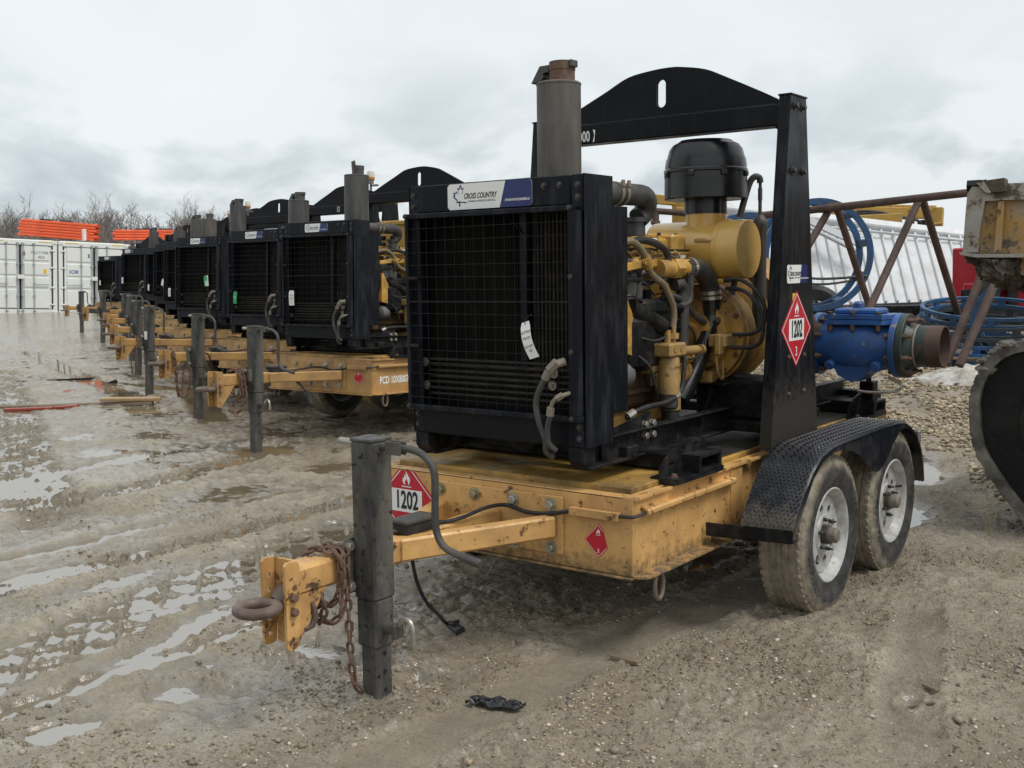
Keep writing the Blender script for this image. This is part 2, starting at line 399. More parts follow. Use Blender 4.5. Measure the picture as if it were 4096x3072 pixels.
M_straw = paint('dry_straw', (.42, .34, .2), .8, var=.2, bump=0)


def tyre_mat():
    m, n, l, b = nodes('muddy_tyre_rubber'); tcn = n.new('ShaderNodeTexCoord'); v = tcn.outputs['Object']; sp = n.new('ShaderNodeSeparateXYZ'); l.new(v, sp.inputs[0])
    rr = math2(n, l, 'SQRT', math2(n, l, 'ADD', math2(n, l, 'MULTIPLY', sp.outputs[1], sp.outputs[1]), math2(n, l, 'MULTIPLY', sp.outputs[2], sp.outputs[2])), 0)
    rr = math2(n, l, 'ADD', rr, math2(n, l, 'MULTIPLY', math2(n, l, 'SUBTRACT', noise(n, l, v, 9, 6, .7), .5), .10))
    f = ramp(n, l, rr, .285, .325); f = math2(n, l, 'MULTIPLY', f, ramp(n, l, noise(n, l, v, 30, 6, .7), .25, .45, .55, 1))
    base = mixc(n, l, ramp(n, l, noise(n, l, v, 14, 6, .7), .42, .7), (.018, .018, .02), (.085, .08, .072))
    mud = mixc(n, l, ramp(n, l, noise(n, l, v, 22, 6), .3, .7), (.15, .128, .095), (.33, .285, .215))
    l.new(mixc(n, l, f, base, mud), b.inputs['Base Color']); b.inputs['Roughness'].default_value = .72
    wv = n.new('ShaderNodeTexVoronoi'); wv.inputs['Scale'].default_value = 55; l.new(v, wv.inputs['Vector'])
    bp = n.new('ShaderNodeBump'); bp.inputs['Strength'].default_value = .35; bp.inputs['Distance'].default_value = .008; l.new(math2(n, l, 'MULTIPLY', wv.outputs['Distance'], f), bp.inputs['Height']); l.new(bp.outputs[0], b.inputs['Normal'])
    return m


M_tyre = tyre_mat()


# ------------------------------------------------------------------ ground: muddy yard
def ss(a, b, x): t = np.clip((x - a) / (b - a), 0, 1); return t * t * (3 - 2 * t)


def perlin(x, y, seed=0):
    xi = np.floor(x).astype(np.int64); yi = np.floor(y).astype(np.int64); xf = x - xi; yf = y - yi
    def gr(ix, iy, fx, fy):
        h = (ix * 374761393 + iy * 668265263 + seed * 974634777) & 0xffffffff
        h = ((h ^ (h >> 13)) * 1274126177) & 0xffffffff; a = (h ^ (h >> 16)) % 4096 * (2 * math.pi / 4096)
        return np.cos(a) * fx + np.sin(a) * fy
    u = xf * xf * xf * (xf * (xf * 6 - 15) + 10); v = yf * yf * yf * (yf * (yf * 6 - 15) + 10)
    a = gr(xi, yi, xf, yf); b = gr(xi + 1, yi, xf - 1, yf); c = gr(xi, yi + 1, xf, yf - 1); d = gr(xi + 1, yi + 1, xf - 1, yf - 1)
    return (a * (1 - u) + b * u) * (1 - v) + (c * (1 - u) + d * u) * v * 1.0


def g_base(x, y):
    d = np.hypot(x - CAM[0], y - CAM[1])
    return .05 * ss(6.5, 9.5, d) + .0095 * np.clip(d - 14, 0, 45)


def g_pile(x, y):
    return .55 * ss(4.2, 12, y) * ss(-5, -2.2, x) + .10 * ss(2.5, 5, y) * ss(.2, 1.6, x)


# ruts: points (along, across), half width, depth, rim, tread pitch (0 = smooth), axis
RUTS = [([(-24, 9.5), (-14, 4.4), (-8, 1.0), (-5, -1.2)], .22, .012, .018, 0, 'x', -24, -5.5), ([(-26, 11.2), (-14, 6.2), (-9, 4.3), (-7, 3.2)], .2, .014, .018, .2, 'x', -26, -7), ([(-4, -.88), (-1.3, -.92), (-.4, -.95), (.9, -1.02)], .065, .034, .014, 0, 'y', -4, .2),
        ([(-4, -1.1), (-2.2, -1.30), (-1.37, -1.38), (-1.07, -1.44), (-.64, -1.56), (-.27, -1.66), (.08, -1.74), (.57, -1.86), (3, -1.95)], .25, .012, .022, .25, 'y', -4, 1.5),
        ([(-2.2, -1.0), (-1.11, -1.03), (-.72, -1.13), (-.24, -1.36), (.2, -1.5)], .085, .030, .008, 0, 'y', -1.5, .1),
        ([(-3, -2.3), (-.6, -2.42), (.2, -2.39), (.9, -2.39), (4, -2.6)], .15, .010, .016, .15, 'y', -3, 2.2),
        ([(-3, -2.85), (.3, -2.95), (3, -3.05)], .09, .02, .012, 0, 'y', -3, 1.9),
        ([(-2, -4.1), (.06, -4.11), (.5, -4.0), (1.2, -4.0), (2, -4.2), (6, -5)], .17, .010, .018, .16, 'y', -2, 2.6),
        ([(-2, -4.9), (1, -4.9), (3, -5.2)], .16, .022, .014, 0, 'y', -2, 2.2),
        ([(1.62, 1.20), (.86, 1.46), (.45, 1.55), (-.03, 1.68), (-1, 1.9)][::-1], .10, .014, .012, .05, 'y', -.5, 1.7),
        ([(1.6, .75), (1.14, .67), (.39, .49), (-.41, .47), (-1.6, .44)][::-1], .13, .012, .010, 0, 'y', -2, 1.5),
        ([(-14, 5.3), (-9.2, 2.96), (-6.8, 1.69), (-5.0, .76), (-4.3, .45), (-3.0, -.1)], .27, .004, .02, .17, 'x', -14, -3.2),
        ([(-14, 3.7), (-9, 1.5), (-6, -.1)], .25, .002, .02, .17, 'x', -14, -5),
        ([(-20, 4.2), (-9, 5.2), (-5, 2.6)], .2, .02, .016, 0, 'x', -20, -6)]
# puddles: x, y, rx, ry, depth
PUDS = [(-.62, -1.56, .09, .13, .045), (-.50, -.52, .14, .09, .032), (-.60, -1.14, .09, .12, .024), (.07, -.58, .08, .05, .04), (.22, 1.42, .09, .22, .045),
        (-2.05, -.25, .16, .5, .02), (-2.5, -.55, .2, .3, .018), (-2.5, 2.1, .3, .4, .024), (-3.4, 2.3, .22, .3, .022), (-5.4, 1.7, .35, .3, .016), (-6, 2.5, .4, .3, .016), (-4.6, .4, .4, .4, .024),
        (-4.4, 2.45, .35, .25, .03), (-8.9, 3.0, .4, .25, .014), (-3.3, 1.2, .25, .5, .016), (1.62, .25, .035, .06, .02), (.95, -.35, .06, .07, .018), (.62, .5, .12, .22, .014), (-1.3, .5, .2, .3, .02), (.1, 5.0, .4, .7, .06), (.45, 4.3, .3, .4, .06), (.6, 3.1, .28, .45, .06), (.15, 6.2, .4, .5, .05)]


def ground_h(x, y):
    d = np.hypot(x - CAM[0], y - CAM[1])
    wx = x + .05 * perlin(x * 2.3, y * 2.3, 1) + .018 * perlin(x * 9, y * 9, 2); wy = y + .05 * perlin(x * 2.3, y * 2.3, 3) + .018 * perlin(x * 9, y * 9, 4)
    right = ss(-.55, .35, x + .35 * perlin(x * .8, y * .8, 5)) * ss(13, 6, y * 0 + np.clip(-x, 0, 99) * 2)
    bias = .012 + .020 * right - .010 * ss(-2.8, -5.5, x)
    amp = np.ones_like(x)
    h = np.zeros_like(x); cut = np.zeros_like(x)
    for pts, hw, dep, rim, tr, ax, lo, hi in RUTS:
        a, b = (wy, wx) if ax == 'y' else (wx, wy)
        c = np.interp(a, [p[0] for p in pts], [p[1] for p in pts]); q = b - c; aq = np.abs(q)
        fade = ss(lo, lo + .5, a) * ss(hi, hi - .6, a)
        inn = np.exp(-(q / hw) ** 6) * fade
        h += -dep * inn + rim * np.exp(-((aq - hw * 1.22) / (.30 * hw + .012)) ** 2) * fade * (.55 + .9 * np.abs(perlin(x * 7, y * 7, 6)))
        cut = np.maximum(cut, inn)
        if tr:
            big = tr > .1; a = a + .035 * perlin(x * 6, y * 6, 71) + .02 * perlin(x * 14, y * 14, 72); q = q + .02 * perlin(x * 9, y * 9, 73); l1 = np.abs(((a / tr + 1.0 * q / hw * (1 if big else .2)) % 1) - .5) * 2; l2 = np.abs(((a / tr - 1.0 * q / hw * (1 if big else .2) + .5) % 1) - .5) * 2
            pat = np.clip(np.maximum(ss(.74, .93, l1), ss(.74, .93, l2)) * (.9 + .5 * perlin(x * 16, y * 16, 74) + .5 * perlin(x * 40, y * 40, 75)), 0, 1.4) if big else np.maximum(ss(.62, .95, l1), ss(.62, .95, l2))
            h += inn * (pat * (.058 * (.74 + .6 * perlin(x * 5, y * 5, 8)) if big else .010) - (.030 if big else .006))
    for px, py, rx, ry, dep in PUDS:
        e = ((wx - px) / rx) ** 2 + ((wy - py) / ry) ** 2
        h -= dep * np.exp(-e ** 1.5); cut = np.maximum(cut, .8 * np.exp(-e * e)); h += .010 * np.exp(-((np.sqrt(e) - 1.35) / .25) ** 2)
    amp *= 1 - .75 * cut
    n = .016 * perlin(x * .9, y * .9, 10) + .016 * perlin(x * 2.7, y * 2.7, 11) * amp
    n += .018 * perlin(x * 3.1, y * 1.3, 80) * ss(-2, -5, x) * amp + .020 * perlin(x * 7, y * 7, 12) * amp + .018 * perlin(x * 17, y * 17, 13) * amp
    near = ss(16, 7, d)
    rough = .35 + 1.1 * ss(-.1, .35, perlin(x * 1.6, y * 1.6, 20))
    n += near * amp * (rough * (.010 * perlin(x * 38, y * 38, 14) + .018 * (ss(.05, .38, perlin(x * 21, y * 21, 15)) - .2) * ss(-.12, .3, perlin(x * 2.6, y * 2.6, 21)) + .004 * perlin(x * 85, y * 85, 16)) + .014 * (ss(.10, .42, perlin(x * 11, y * 11, 22)) - .15) * ss(-.05, .3, perlin(x * 1.9, y * 1.9, 23)))
    # mud pushed up at the jack foot, lumps beside the hitch, tyre seats
    h += .05 * np.exp(-(((x - .0) / .16) ** 2 + ((y + .76) / .13) ** 2)) + .02 * np.exp(-(((x - .1) / .3) ** 2 + ((y + .95) / .2) ** 2))
    lump = np.exp(-(((wx + .52) / .10) ** 2 + ((wy + .72) / .075) ** 2)); h += lump * (.045 + .13 * np.abs(perlin(x * 26, y * 26, 17)))
    lump = np.exp(-(((wx + .55) / .07) ** 2 + ((wy + 1.02) / .05) ** 2)); h += lump * (.03 + .07 * np.abs(perlin(x * 30, y * 30, 18)))
    for tx, ty in ((.89, 1.10), (.89, 1.94), (-.89, 1.10), (-.89, 1.94)):
        h -= .012 * np.exp(-(((x - tx) / .13) ** 4 + ((y - ty) / .16) ** 4))
    far = ss(40, 15, d)
    z = g_base(x, y) + g_pile(x, y) + bias + (h + n) * far
    water = g_base(x, y) - .004
    wet = 1 - ss(.0, .045, z - water); wf = 1 - ss(0, .03, z - water) ; wet = np.clip(np.maximum(wet * wet, .6 * cut) * (1 - .9 * ss(.03, .1, g_pile(x, y))), 0, 1)
    grav = np.clip(np.maximum(right * (.35 + .65 * ss(-.15, .3, perlin(x * 1.7, y * 1.7, 30))) * (1 - cut), ss(.02, .10, g_pile(x, y)) * ss(-.2, .2, .12 + perlin(x * 1.1, y * 1.1, 31))), 0, 1)
    film = np.clip(np.maximum(wf, ss(18, 9, d) * (1 - cut) * (1 - .85 * right) * ss(-.2, .14, perlin(x * .75, y * .55, 60) + .45 * perlin(x * 2.4, y * 1.6, 61) + .2 * perlin(x * 7, y * 5, 62)) * ss(.05, .02, g_pile(x, y))), 0, 1)
    return z, wet, grav, film


def np_mesh(name, V, Q, tri=False):
    me = bpy.data.meshes.new(name); k = 3 if tri else 4
    me.vertices.add(len(V)); me.vertices.foreach_set('co', V.astype(np.float32).ravel())
    me.loops.add(Q.size); me.loops.foreach_set('vertex_index', Q.astype(np.int32).ravel())
    me.polygons.add(len(Q)); me.polygons.foreach_set('loop_start', np.arange(0, Q.size, k, dtype=np.int32))
    me.update(calc_edges=True); me.polygons.foreach_set('use_smooth', np.ones(len(Q), bool)); me.validate(); return me


fa = math.atan2(_fw[1], _fw[0])
ang = np.concatenate([np.linspace(-math.pi, -R(33), 26)[:-1], np.linspace(-R(33), R(33), 660), np.linspace(R(33), math.pi, 26)[1:-1]])
rad = np.concatenate([[.02, .5, 1.0, 1.5], np.geomspace(2.0, 22, 920), np.geomspace(22.5, 900, 70)])
A, RR = np.meshgrid(ang, rad); GX = CAM[0] + RR * np.cos(fa - A); GY = CAM[1] + RR * np.sin(fa - A)
GZ, WET, GRV, FILM = ground_h(GX.ravel(), GY.ravel())
na, nr = len(ang), len(rad); i = np.arange(nr - 1)[:, None] * na; j = np.arange(na)[None, :]; jn = (j + 1) % na
Q = np.stack([i + j, i + jn, i + na + jn, i + na + j], -1).reshape(-1, 4)[:, ::-1]
gm = np_mesh('ground', np.stack([GX.ravel(), GY.ravel(), GZ], 1), Q)
for nm, arr in (('wet', WET), ('grav', GRV), ('film', FILM)):
    at_ = gm.attributes.new(nm, 'FLOAT', 'POINT'); at_.data.foreach_set('value', arr.astype(np.float32))


def ground_mat():
    m, n, l, b = nodes('wet_mud'); g = n.new('ShaderNodeNewGeometry'); v = g.outputs['Position']
    w_ = n.new('ShaderNodeAttribute'); w_.attribute_name = 'wet'; gr = n.new('ShaderNodeAttribute'); gr.attribute_name = 'grav'
    a = noise(n, l, v, .7, 5); b_ = noise(n, l, v, 6, 7, .65); c_ = noise(n, l, v, 45, 6, .7)
    dry = mixc(n, l, ramp(n, l, b_, .3, .7), (.36, .308, .232), (.58, .51, .40)); dry = mixc(n, l, ramp(n, l, a, .42, .62, 0, .6), dry, (.32, .270, .198))
    dry = mixc(n, l, ramp(n, l, c_, .50, .66, 0, .6), dry, (.20, .165, .115)); f_ = noise(n, l, v, 120, 3, .6); dry = mixc(n, l, ramp(n, l, f_, .56, .68, 0, .55), dry, (.15, .12, .082))
    wetc = mixc(n, l, ramp(n, l, b_, .3, .7), (.20, .168, .122), (.31, .266, .198))
    c = mixc(n, l, math2(n, l, 'MULTIPLY', w_.outputs['Fac'], .85), dry, wetc)
    vo = n.new('ShaderNodeTexVoronoi'); vo.inputs['Scale'].default_value = 62; l.new(v, vo.inputs['Vector']); vo.inputs['Randomness'].default_value = 1
    vo2 = n.new('ShaderNodeTexVoronoi'); vo2.inputs['Scale'].default_value = 24; l.new(v, vo2.inputs['Vector'])
    sh = n.new('ShaderNodeSeparateColor'); l.new(vo.outputs['Color'], sh.inputs[0])
    st = mixc(n, l, sh.outputs[0], (.12, .10, .075), (.44, .375, .28)); st = mixc(n, l, ramp(n, l, sh.outputs[1], .86, .9), st, (.62, .56, .46))
    pick = math2(n, l, 'MULTIPLY', math2(n, l, 'GREATER_THAN', sh.outputs[2], .45), ramp(n, l, vo.outputs['Distance'], .5, .32))
    gf = math2(n, l, 'MULTIPLY', pick, ramp(n, l, gr.outputs['Fac'], .02, .75, .05, .9))
    c = mixc(n, l, math2(n, l, 'MULTIPLY', ramp(n, l, gr.outputs['Fac'], .2, .9), .6), c, (.245, .198, .135))
    c = mixc(n, l, gf, c, st)
    l.new(c, b.inputs['Base Color'])
    fm = n.new('ShaderNodeAttribute'); fm.attribute_name = 'film'
    b.inputs['Roughness'].default_value = .72; b.inputs['Specular IOR Level'].default_value = .35
    b.inputs['Coat IOR'].default_value = 1.75; l.new(ramp(n, l, fm.outputs['Fac'], 0, 1, .10, 1.0), b.inputs['Coat Weight'])
    l.new(ramp(n, l, noise(n, l, v, 5, 6, .6), .3, .7, .07, .26), b.inputs['Coat Roughness'])
    cb_ = n.new('ShaderNodeBump'); cb_.inputs['Strength'].default_value = .55; cb_.inputs['Distance'].default_value = .012; l.new(noise(n, l, v, 26, 6, .6), cb_.inputs['Height']); l.new(cb_.outputs[0], b.inputs['Coat Normal'])
    hh = math2(n, l, 'ADD', math2(n, l, 'MULTIPLY', gf, ramp(n, l, vo.outputs['Distance'], .5, 0)), math2(n, l, 'MULTIPLY', c_, .9))
    hh = math2(n, l, 'ADD', hh, math2(n, l, 'MULTIPLY', noise(n, l, v, 130, 4, .6), .5))
    bp = n.new('ShaderNodeBump'); bp.inputs['Strength'].default_value = 1.0; bp.inputs['Distance'].default_value = .026; l.new(hh, bp.inputs['Height']); l.new(bp.outputs[0], b.inputs['Normal'])
    return m


gm.materials.append(ground_mat()); go = place('ground', gm); tag(go, 'wet rutted mud and gravel yard with tyre tracks', None, None, 'structure')


def water_mat():
    m, n, l, b = nodes('puddle_water'); g = n.new('ShaderNodeNewGeometry')
    l.new(mixc(n, l, noise(n, l, g.outputs['Position'], 3, 4), (.13, .10, .062), (.20, .165, .11)), b.inputs['Base Color']); b.inputs['Roughness'].default_value = .035; b.inputs['IOR'].default_value = 4.2; b.inputs['Specular IOR Level'].default_value = .5
    bp = n.new('ShaderNodeBump'); bp.inputs['Strength'].default_value = .06; bp.inputs['Distance'].default_value = .004; l.new(noise(n, l, g.outputs['Position'], 22, 3), bp.inputs['Height']); l.new(bp.outputs[0], b.inputs['Normal'])
    return m


xs = np.linspace(-34, 2.2, 120); ys = np.linspace(-4.5, 7.5, 50); X, Y = np.meshgrid(xs, ys); nx = len(xs)
i = np.arange(len(ys) - 1)[:, None] * nx; j = np.arange(nx - 1)[None, :]
wmesh = np_mesh('puddle_water', np.stack([X.ravel(), Y.ravel(), g_base(X, Y).ravel() - .004], 1), np.stack([i + j, i + j + 1, i + nx + j + 1, i + nx + j], -1).reshape(-1, 4))
wmesh.materials.append(water_mat()); tag(place('puddle_water', wmesh), 'shallow muddy water standing in ruts and puddles', None, None, 'structure')


# ------------------------------------------------------------------ loose stones and clods
def ico(sub):
    bm = bmesh.new(); bmesh.ops.create_icosphere(bm, subdivisions=sub, radius=1); V = np.array([v.co[:] for v in bm.verts]); bm.verts.index_update()
    F = np.array([[v.index for v in f.verts] for f in bm.faces]); bm.free(); return V, F


def scatter(name, P, size, sub, mat, palette, squash=(.45, .8), jit=.18, sink=.25):
    BV, BF = ico(sub); n = len(P); m = len(BV)
    V = np.repeat(BV[None], n, 0) * (1 + jit * rng.normal(size=(n, m, 1)))
    V[:, :, 0] *= rng.uniform(.75, 1.3, (n, 1)); V[:, :, 2] *= rng.uniform(*squash, (n, 1))
    a = rng.uniform(0, 6.28, (n, 1)); t = rng.uniform(-.35, .35, (n, 1))
    x, y, z = V[:, :, 0], V[:, :, 1], V[:, :, 2]; x, z = x * np.cos(t) - z * np.sin(t), x * np.sin(t) + z * np.cos(t)
    V = np.stack([x * np.cos(a) - y * np.sin(a), x * np.sin(a) + y * np.cos(a), z], -1) * size[:, None, None]
    V[:, :, 2] += size[:, None] * (.55 - sink) * .6; V += P[:, None, :]
    F = (BF[None] + (np.arange(n) * m)[:, None, None]).reshape(-1, 3)
    me = np_mesh(name, V.reshape(-1, 3), F, True)
    pal = np.array(palette); c = pal[rng.integers(0, len(pal), n)] * rng.uniform(.85, 1.45, (n, 1)); c = np.repeat(np.concatenate([c, np.ones((n, 1))], 1)[:, None], m, 1).reshape(-1, 4)
    ca = me.color_attributes.new('tone', 'FLOAT_COLOR', 'POINT'); ca.data.foreach_set('color', c.astype(np.float32).ravel())
    me.materials.append(mat); return place(name, me)


def stone_mat():
    m, n, l, b = nodes('river_stone'); a = n.new('ShaderNodeAttribute'); a.attribute_name = 'tone'; g = n.new('ShaderNodeNewGeometry')
    l.new(mixc(n, l, ramp(n, l, noise(n, l, g.outputs['Position'], 60, 4), .4, .7, 0, .4), a.outputs['Color'], (.17, .135, .09)), b.inputs['Base Color']); b.inputs['Roughness'].default_value = .6
    return m


M_stone = stone_mat()
PAL = [(.52, .47, .39), (.30, .25, .18), (.36, .30, .21), (.22, .19, .15), (.27, .22, .15), (.42, .38, .31), (.17, .15, .13), (.33, .25, .16), (.24, .18, .115), (.12, .105, .09), (.29, .27, .23)]


def pick(n, r0, r1, a0, a1, dens):
    r = np.exp(rng.uniform(math.log(r0), math.log(r1), n)); a = rng.uniform(R(a0), R(a1), n); x = CAM[0] + r * np.cos(fa - a); y = CAM[1] + r * np.sin(fa - a)
    z, wt, gv, _ = ground_h(x, y); k = rng.uniform(size=n) < dens(x, y, wt, gv); return np.stack([x, y, z], 1)[k], gv[k], r[k]


clump = lambda x, y: ss(-.05, .35, perlin(x * 2.1, y * 2.1, 40) + .5 * perlin(x * 6, y * 6, 41))
P, gv, r = pick(95000, 2.3, 8.5, -31, 31, lambda x, y, wt, gv: (.03 + .52 * gv * (.25 + 1.2 * clump(x, y))) * (1 - .9 * wt) * (g_pile(x, y) < .09))
sz = np.clip(rng.lognormal(math.log(.0036), .5, len(P)), .0018, .019)
st = scatter('gravel', P, sz, 1, M_stone, PAL); tag(st, 'loose pebbles scattered over the muddy yard', None, None, 'stuff')
P, gv, r = pick(62000, 5.6, 16, 11, 31, lambda x, y, wt, gv: (g_pile(x, y) > .03) * (.12 + .88 * ss(.25, .7, gv)) * ss(-5, -3, x))
sz = np.clip(rng.lognormal(math.log(.0145), .38, len(P)), .006, .036)
st = scatter('gravel_bank', P, sz, 1, M_stone, [(.40, .33, .22), (.30, .24, .155), (.24, .195, .135), (.36, .29, .18), (.20, .165, .12), (.45, .38, .27), (.27, .21, .13), (.16, .135, .105)], sink=.1); tag(st, 'bank of washed river gravel behind the trailer wheels', None, None, 'stuff')
P, gv, r = pick(70000, 2.2, 10, -31, 14, lambda x, y, wt, gv: .7 * clump(x + 7, y) * (1 - .8 * wt) * ss(.6, -.3, x))
sz = np.clip(rng.lognormal(math.log(.0040), .55, len(P)), .0018, .014)
st = scatter('mud_clods', P, sz, 1, M_stone, [(.25, .21, .15), (.21, .175, .12), (.30, .255, .185), (.16, .13, .088)], (.5, .9), .24, .3); tag(st, 'crumbled clods of mud thrown up along the ruts', None, None, 'stuff')


def hit(px, py):
    """where the sight line through a picture point meets the ground"""
    t = np.linspace(2, 40, 3000); o = np.array(CAM); d = np.array(at(px, py, 1.0)) - o; p = o + d * t[:, None]; z = g_base(p[:, 0], p[:, 1]) + g_pile(p[:, 0], p[:, 1]) + .02
    k = int(np.argmax(p[:, 2] < z)); return Vector(p[k])


# ------------------------------------------------------------------ placards and stickers
FLAME = [(-.30, 0), (-.42, .22), (-.36, .50), (-.24, .40), (-.22, .72), (-.08, .58), (-.02, 1.0), (.12, .70), (.18, .80), (.24, .52), (.34, .60), (.42, .30), (.32, .04), (.16, -.08), (.2, .12), (.10, .30), (.02, .42), (-.08, .22), (-.14, .28), (-.18, .10), (-.12, -.06)]


def clip(P, planes):
    """keep the part of polygon P where nx*u + ny*v <= d for every (nx, ny, d)"""
    for nx_, ny_, d in planes or ():
        out = []
        for i in range(len(P)):
            a, b = P[i], P[(i + 1) % len(P)]; fa_, fb = nx_ * a[0] + ny_ * a[1] - d, nx_ * b[0] + ny_ * b[1] - d
            if fa_ <= 0: out.append(a)
            if fa_ * fb < 0: t = fa_ / (fa_ - fb); out.append((a[0] + (b[0] - a[0]) * t, a[1] + (b[1] - a[1]) * t))
        P = out
    return P


def placard(parent, fn, h, num=None, cut=None, lod=0):
    """diamond hazard placard; fn(u, v, proud) -> local point, h = half diagonal, cut = half planes that trim torn corners"""
    def dia(k): return [(0, k), (-k, 0), (0, -k), (k, 0)]
    mb = MB(); D = clip(dia(h), cut); n = len(D)
    mb.add([fn(u, v, .0022) for u, v in D] + [fn(u, v, .0003) for u, v in D], [tuple(range(n)), tuple(range(n, 2 * n))[::-1]] + [(i, (i + 1) % n, n + (i + 1) % n, n + i) for i in range(n)])
    pl = part('placard', mb, M_red, parent, lod=lod); wb = MB(); a, b = dia(h * .94), dia(h * .905)
    polys = [[a[i], a[(i + 1) % 4], b[(i + 1) % 4], b[i]] for i in range(4)] + [[(x * h * .30, h * .40 + y * h * .34) for x, y in FLAME], [(-h * .16, h * .35), (h * .16, h * .35), (h * .16, h * .325), (-h * .16, h * .325)]]
    if num: polys.append([(-h * .5, -h * .30), (h * .5, -h * .30), (h * .5, h * .27), (-h * .5, h * .27)])
    for q in polys:
        q = clip(q, cut)
        if len(q) > 2: wb.add([fn(u, v, .0030) for u, v in q], [tuple(range(len(q)))])
    flat(wb, text('3', h * .34, .02, .75), lambda u, v: fn(u, v - h * .60, .0030))
    part('print', wb, M_white, pl, lod=lod)
    if num:
        nb = MB(); flat(nb, text(num, h * .62, .028, .62), lambda u, v: fn(u, v - h * .02, .0042)); part('number', nb, M_ink, pl, lod=lod)
    return pl


LEAF = [(0, -.5), (.02, -.28), (.30, -.34), (.26, -.22), (.55, .02), (.46, .07), (.52, .25), (.36, .22), (.31, .32), (.15, .16), (.22, .50), (.12, .44), (0, .68)]


def sticker(parent, fn, wd, ht, lod=0, small=False):
    """white and navy company sticker: outlined half maple leaf, name, web line on the navy end"""
    q = ht / 2; wx = wd / 2
    def rr(x0, x1, r): return [(x0 + r, -q), (x1 - r, -q), (x1, -q + r), (x1, q - r), (x1 - r, q), (x0 + r, q), (x0, q - r), (x0, -q + r)]
    mb = MB(); P = rr(-wx, wx, ht * .1); n = len(P); mb.add([fn(u, v, .002) for u, v in P] + [fn(u, v, .0003) for u, v in P], [tuple(range(n)), tuple(range(n, 2 * n))[::-1]] + [(i, (i + 1) % n, n + (i + 1) % n, n + i) for i in range(n)])
    st = part('sticker', mb, M_white, parent, lod=lod)
    s0, s1 = .13 * wd, .20 * wd
    nb = MB(); nb.add([fn(u, v, .0028) for u, v in ((s0, -q), (wx - .1 * ht, -q), (wx, -q + .1 * ht), (wx, q - .1 * ht), (wx - .1 * ht, q), (s1, q))], [tuple(range(6))]); part('navy_panel', nb, M_navy, st, lod=lod)
    lb = MB(); k = ht * .72; cx = -.36 * wd
    O = [(-x * k + cx + .02 * wd, y * k) for x, y in LEAF[1:]] ; I = [(p[0] * .0 + (cx + .02 * wd) + (p[0] - cx - .02 * wd) * .78 + .0, p[1] * .80 + .0) for p in O]
    O2 = [(2 * (cx + .02 * wd) - p[0], p[1]) for p in O[-4:]]; I2 = [(2 * (cx + .02 * wd) - p[0], p[1]) for p in I[-4:]]
    for a, b in ((O, I), (O2, I2)):
        m = len(a); lb.add([fn(u, v, .0028) for u, v in a + b], [(i, i + 1, m + i + 1, m + i) for i in range(m - 1)])
    lb.add([fn(u, v, .0028) for u, v in ((cx - .16 * k, -.30 * k), (cx + .55 * k, -.36 * k), (cx + .55 * k, -.30 * k), (cx - .16 * k, -.24 * k))], [(0, 1, 2, 3)])
    lb.add([fn(u, v, .0028) for u, v in ((cx + .0 * k, -.52 * k), (cx + .10 * k, -.52 * k), (cx + .08 * k, -.30 * k), (cx, -.30 * k))], [(0, 1, 2, 3)])
    flat(lb, text('CANADA SUPPLIES & RENTALS', ht * .105, .01, .95), lambda u, v: fn(u - .085 * wd, v - .20 * ht, .0028)); part('logo', lb, M_inkb, st, lod=lod)
    tb = MB(); flat(tb, text('CROSS COUNTRY', ht * .30, .022, .66, .28), lambda u, v: fn(u - .105 * wd, v + .0 * ht, .0030)); part('name', tb, M_ink, st, lod=lod)
    ob = MB(); flat(ob, text('crosscountrycanada.ca', ht * .165, .02, .78), lambda u, v: fn(u + .335 * wd, v - .22 * ht, .0036)); part('web_line', ob, M_white, st, lod=lod)
    return st


# ------------------------------------------------------------------ tandem trailer
def oval(cx, cy, rx, ry, n=12): return [(cx + rx * math.copysign(abs(math.cos(a)) ** .7, math.cos(a)), cy + ry * math.sin(a)) for a in [2 * math.pi * (i + .5) / n for i in range(n)]]


